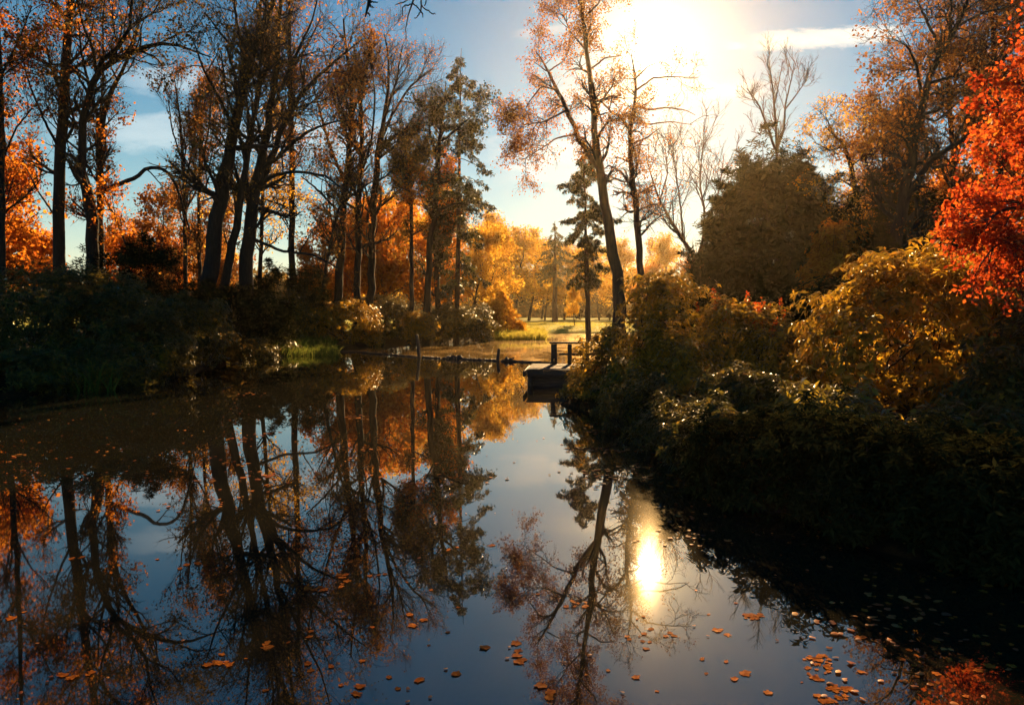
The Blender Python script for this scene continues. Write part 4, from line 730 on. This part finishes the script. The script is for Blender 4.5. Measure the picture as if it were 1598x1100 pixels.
# deck on posts
dk = W(821, 603); D0 = dk[1]; e = empty('wooden_deck', (dk[0]+1.1, D0+1.1, 0), 'dark wooden landing deck with a railing over the water at the right bank', 'deck')
zt = P(821, 577, D0)[2]; rot = -.10
mb = MB(); wx, dy = 2.6, 2.4
for i in range(14):
    yy_ = i*(dy/14)+dy/28; c_ = (dk[0]+wx/2 - math.sin(rot)*yy_, D0+yy_-.0, zt-.02); box(mb, c_, (wx, dy/14-.012, .04), rot)
mb.build('deck_boards', WOOD, e)
mb = MB(); box(mb, (dk[0]+wx/2+.02, D0-.01, zt-.125), (wx-.02, .05, .16), rot); mb.build('front_fascia', WOOD2, e)
mb = MB(); box(mb, (dk[0]+.05, D0+dy/2, zt-.125), (.05, dy-.1, .16), rot); mb.build('side_fascia', WOOD2, e)
for (a, b_) in ((.12, .12), (1.2, .05), (.3, 2.1), (1.4, 2.1), (2.3, .0)):
    mb = MB(); p0 = np.array([dk[0]+a, D0+b_+.06, -.5]); f = np.linspace(0, 1, 5)[:, None]; tubes(mb, (p0*(1-f)+(p0+np.array([0, 0, .5+zt-.05]))*f)[None], np.full((1, 5), .075), 8); mb.build('pile', WOOD2, e, smooth=True)
mb = MB(); n_ = 5
for i in range(n_): box(mb, (dk[0]+wx/2+.06, D0+.06, zt-.24-i*.078), (wx-.1, .035, .075), rot)
mb.build('skirt_boards', WOOD2, e)
rl = empty('wooden_railing', (P(866, 566, D0+2.2)[0], D0+2.2, zt), 'reddish brown wooden railing posts with a flat top rail on the deck', 'railing')
Dr = D0+2.2; zr = P(866, 535, Dr)[2]
for px, wd in ((864.5, .17), (889, .12), (916, .12)):
    mb = MB(); x_ = P(px, 535, Dr)[0]; box(mb, (x_, Dr, (zt+zr)/2-.02), (wd, .14, zr-zt-.04)); mb.build('post', WOOD, rl)
x0, x1 = P(858, 535, Dr)[0], P(935, 533, Dr)[0]
mb = MB(); box(mb, ((x0+x1)/2, Dr, zr+.0), (x1-x0, .2, .055)); mb.build('top_rail', WOOD, rl)
mb = MB(); x0b = P(873, 550, Dr)[0]; box(mb, ((x0b+x1)/2, Dr+.09, P(873, 553, Dr)[2]), (x1-x0b, .03, .07)); mb.build('lower_rail', WOOD, rl)
# thin curved hand hook by the post
mb = MB(); pts = [P(a, b_, D0+1.6) for a, b_ in ((857, 577), (859, 568), (862, 562), (867, 560), (873, 558))]; q = resample([(*p, .012) for p in pts], 10); tubes(mb, q[None, :, :3], q[None, :, 3], 6)
mb.build('rope_loop', WOOD2, rl)

# ---------------------------------------------------------------- overhanging twigs at the top of the frame
def hanging(name, label, D, lines, seed):
    rng = np.random.default_rng(seed); mb = MB(); root = None
    for ln in lines:
        q = resample([(*P(a, b_, D), w_*D/F/2) for a, b_, w_ in ln], 12); q[1:-1, :3] += rng.normal(size=(10, 3))*.004; tubes(mb, q[None, :, :3], q[None, :, 3], 6)
    tag(mb.build(name, BARK, smooth=True), label, 'branch')
hanging('hanging_branch', 'fine bare twigs hanging in from the top of the picture', 6,
        [[(700, -240, 9), (672, -110, 6), (660, -40, 4), (646, 3, 3), (636, 22, 2.5), (632, 38, 2), (632, 52, 1)], [(650, -5, 2.5), (634, 2, 2), (617, 9, 1)], [(645, 6, 2), (632, 8, 2), (627, 16, 1.6), (629, 25, 1)],
         [(660, -40, 3), (657, 0, 2.6), (656, 14, 2.4), (659, 22, 2), (660, 28, 1.2)], [(645, 6, 2), (654, 15, 1.8), (660, 22, 1.5)], [(657, 8, 2), (668, 18, 2), (675, 23, 1.8), (680, 23, 1)], [(656, 18, 2), (652, 27, 1.6), (646, 29, 1)], [(668, -30, 2), (666, 2, 2), (662, 10, 1.5)], [(690, -60, 3), (693, -8, 2), (696, 2, 1)]], 3)
hanging('hanging_branch', 'stubby dark branch tip hanging in left of the fine twigs', 7,
        [[(600, -220, 16), (585, -80, 10), (579, -10, 7), (577, 5, 6), (574, 18, 4), (570, 27, 2)], [(578, 3, 3), (584, 4, 2), (590, 4, 1)], [(577, 8, 3), (581, 12, 2), (584, 12, 1)], [(573, 20, 3), (578, 24, 2)], [(577, -2, 2), (572, 1, 1.5)]], 4)

# ---------------------------------------------------------------- floating leaves
rng = np.random.default_rng(21)
def maple_leaf(seed):
    r_ = np.random.default_rng(seed); k = 22; a = np.arange(k)*2*math.pi/k
    rad = (.62+.3*np.abs(np.cos(a*2.5))**1.5)*(1+.10*r_.normal(size=k)); rad[0] *= .55
    v = np.stack([np.cos(a)*rad, np.sin(a)*rad*.85, .07*rad**2*np.cos(a*2+seed)+.02*r_.normal(size=k)], 1)*.5; v[:, 2] += .05
    me = bpy.data.meshes.new('floating_leaf'); vs = [(0, 0, .03)] + [tuple(x) for x in v]
    me.from_pydata(vs, [], [(0, 1+i, 1+(i+1) % k) for i in range(k)]); me.materials.append(LITTER); return me
leafm = [maple_leaf(i) for i in range(7)]
GL = 'floating leaves'
cnt_leaf = [0]
placed = []
def fleaf(x, y, s, label, group):
    if sdist(np.array([x]), np.array([y]))[0] > -.05: return
    if cnt_leaf[0] >= 298:
        placed.append((x, y, s)); return
    o = bpy.data.objects.new('floating_leaf', leafm[rng.integers(7)]); o.location = (x, y, .003); o.scale = (s, s*rng.uniform(.7, 1), s*.6); o.rotation_euler = (rng.normal()*.05, rng.normal()*.05, rng.random()*6.28)
    link(o); tag(o, label, 'leaf', group); cnt_leaf[0] += 1
def raft(px, py, rx, ry, n, s, label, group):
    for i in range(n):
        a = rng.random()*6.28; r_ = math.sqrt(rng.random()); p = W(px+rx*r_*math.cos(a), py+ry*r_*math.sin(a)); fleaf(p[0], p[1], s*.66*rng.uniform(.5, 1.35), label, group)
# big rafts close to the camera first (they show largest)
raft(1278, 1040, 22, 22, 30, .085, 'orange leaf in the dense raft floating at the bottom right', 'leaves of the bottom right raft')
raft(1296, 1082, 38, 16, 22, .085, 'orange leaf in the dense raft floating at the bottom right', 'leaves of the bottom right raft')
raft(1176, 962, 16, 8, 14, .09, 'yellow leaf in the small raft floating under the reflected sky at the right', 'leaves of the small right raft')
raft(340, 1034, 28, 5, 14, .09, 'orange leaf in the raft floating at the lower left', 'leaves of the lower left raft')
raft(415, 1008, 12, 5, 6, .10, 'orange leaf of the small clump right of the lower left raft', 'leaves of the lower left clump')
raft(492, 920, 16, 4, 7, .11, 'orange leaf of the flat clump left of centre on the water', 'leaves of the left centre clump')
raft(900, 943, 22, 6, 9, .09, 'pale gold leaf in the drift beside the sun reflection', 'leaves beside the sun reflection')
raft(812, 1030, 14, 5, 6, .09, 'brown leaf of the pair-sized clump at the bottom centre', 'leaves of the bottom centre clump')
raft(1010, 1000, 50, 22, 10, .07, 'tiny glinting leaf scattered below the sun reflection', 'glinting leaves below the sun reflection')
singles = [(495, 1045), (127, 1050), (85, 1077), (212, 963), (32, 956), (50, 957), (532, 897), (540, 875), (395, 1091), (549, 1080), (542, 876), (551, 911), (590, 897), (652, 964), (710, 857), (657, 1076), (867, 1076), (805, 1014), (562, 1028), (773, 850), (757, 1012),
           (1117, 987), (1142, 1043), (1199, 1077), (1125, 795), (1135, 1043), (985, 1050), (710, 990), (709, 1050), (300, 880), (115, 870), (60, 690), (640, 655)]
for px, py in singles:
    p = W(px, py); k_ = 1 if rng.random() < .5 else 3
    for _ in range(k_): fleaf(p[0]+rng.normal()*.05, p[1]+rng.normal()*.05, .08*rng.uniform(.55, 1.15), 'single orange or brown leaf lying apart on the open dark water', 'single leaves on the open water')
for _ in range(55):
    px, py = 1330+rng.random()*268, 880+rng.random()*215; p = W(px, py); fleaf(p[0], p[1], .07*rng.uniform(.5, 1.2), 'orange leaf scattered on the dark water by the lower right bank', 'leaves scattered by the lower right bank')
for _ in range(110):
    px, py = rng.random()*1300, 780+rng.random()*310; p = W(px, py)
    if rng.random() < .5: fleaf(p[0], p[1], .045*rng.uniform(.5, 1.2), 'small dim leaf floating on the reflected trees', 'small leaves on the reflected trees')
# the rest, too many to count
mb = MB(); L_ = list(placed)
def scatter(n, x0, x1, y0, y1, s, clump=False):
    for _ in range(n):
        px, py = x0+(x1-x0)*rng.random(), y0+(y1-y0)*rng.random(); p = W(px, py)
        k_ = rng.integers(2, 12) if clump else 1
        for j in range(k_): L_.append((p[0]+rng.normal()*.16*(clump*1.0), p[1]+rng.normal()*.12*clump, s*rng.uniform(.6, 1.3)))
scatter(150, 0, 420, 600, 800, .042); scatter(12, 0, 620, 600, 760, .07, True); scatter(130, 300, 850, 565, 760, .045); scatter(40, 880, 1100, 640, 760, .07, True); scatter(7, 1050, 1320, 760, 880, .045, True)
scatter(8, 1300, 1598, 860, 1000, .055, True); scatter(60, 0, 1300, 720, 1100, .022); scatter(60, 1250, 1598, 850, 1100, .04)
A_ = np.array(L_); dd = sdist(A_[:, 0], A_[:, 1]); A_ = A_[dd < -.03]; n = len(A_)
C = np.stack([A_[:, 0], A_[:, 1], .008+0*A_[:, 0]], 1); ax = rdir(rng, n); ax[:, 2] = .05*rng.random(n); nv = np.tile([0, 0, 1.], (n, 1))+rng.normal(size=(n, 3))*.12
A2 = nrm(ax); v = A_[:, 2]
k = 7; ang = np.arange(k)*2*math.pi/k; sx = nrm(np.cross(A2, nv))
rad = .5*(1+.25*rng.normal(size=(n, k)))
V = C[:, None]+v[:, None, None]*rad[..., None]*(np.cos(ang)[None, :, None]*A2[:, None]+np.sin(ang)[None, :, None]*sx[:, None]*.8); V[..., 2] = np.maximum(V[..., 2], .006)
V = np.concatenate([C[:, None]+[0, 0, .004], V], 1); tr = np.array([(0, 1+i, 1+(i+1) % k) for i in range(k)])
mb.add(V, None, (np.arange(n)[:, None, None]*(k+1)+tr[None]).reshape(-1, 3))
tag(mb.build('floating_leaf_litter', LITTER), 'countless small fallen leaves and specks floating on the pond', kind='stuff')

# ---------------------------------------------------------------- haze
m, t = mat('haze')
pv = mnode(t, 'ShaderNodeVolumePrincipled'); pv.inputs['Density'].default_value = .00018; pv.inputs['Anisotropy'].default_value = .84; pv.inputs['Color'].default_value = (1, .80, .48, 1)
o = mnode(t, 'ShaderNodeOutputMaterial'); t.links.new(pv.outputs[0], o.inputs['Volume'])
mb = MB(); X0, X1, Y0, Y1, Z0, Z1 = -1600, 1600, -220, 3100, -3, 32
mb.add([(X0, Y0, Z0), (X1, Y0, Z0), (X1, Y1, Z0), (X0, Y1, Z0), (X0, Y0, Z1), (X1, Y0, Z1), (X1, Y1, Z1), (X0, Y1, Z1)],
       [(3, 2, 1, 0), (4, 5, 6, 7), (0, 1, 5, 4), (1, 2, 6, 5), (2, 3, 7, 6), (3, 0, 4, 7)])
tag(mb.build('haze', m), 'thin golden autumn haze in the air', kind='stuff')
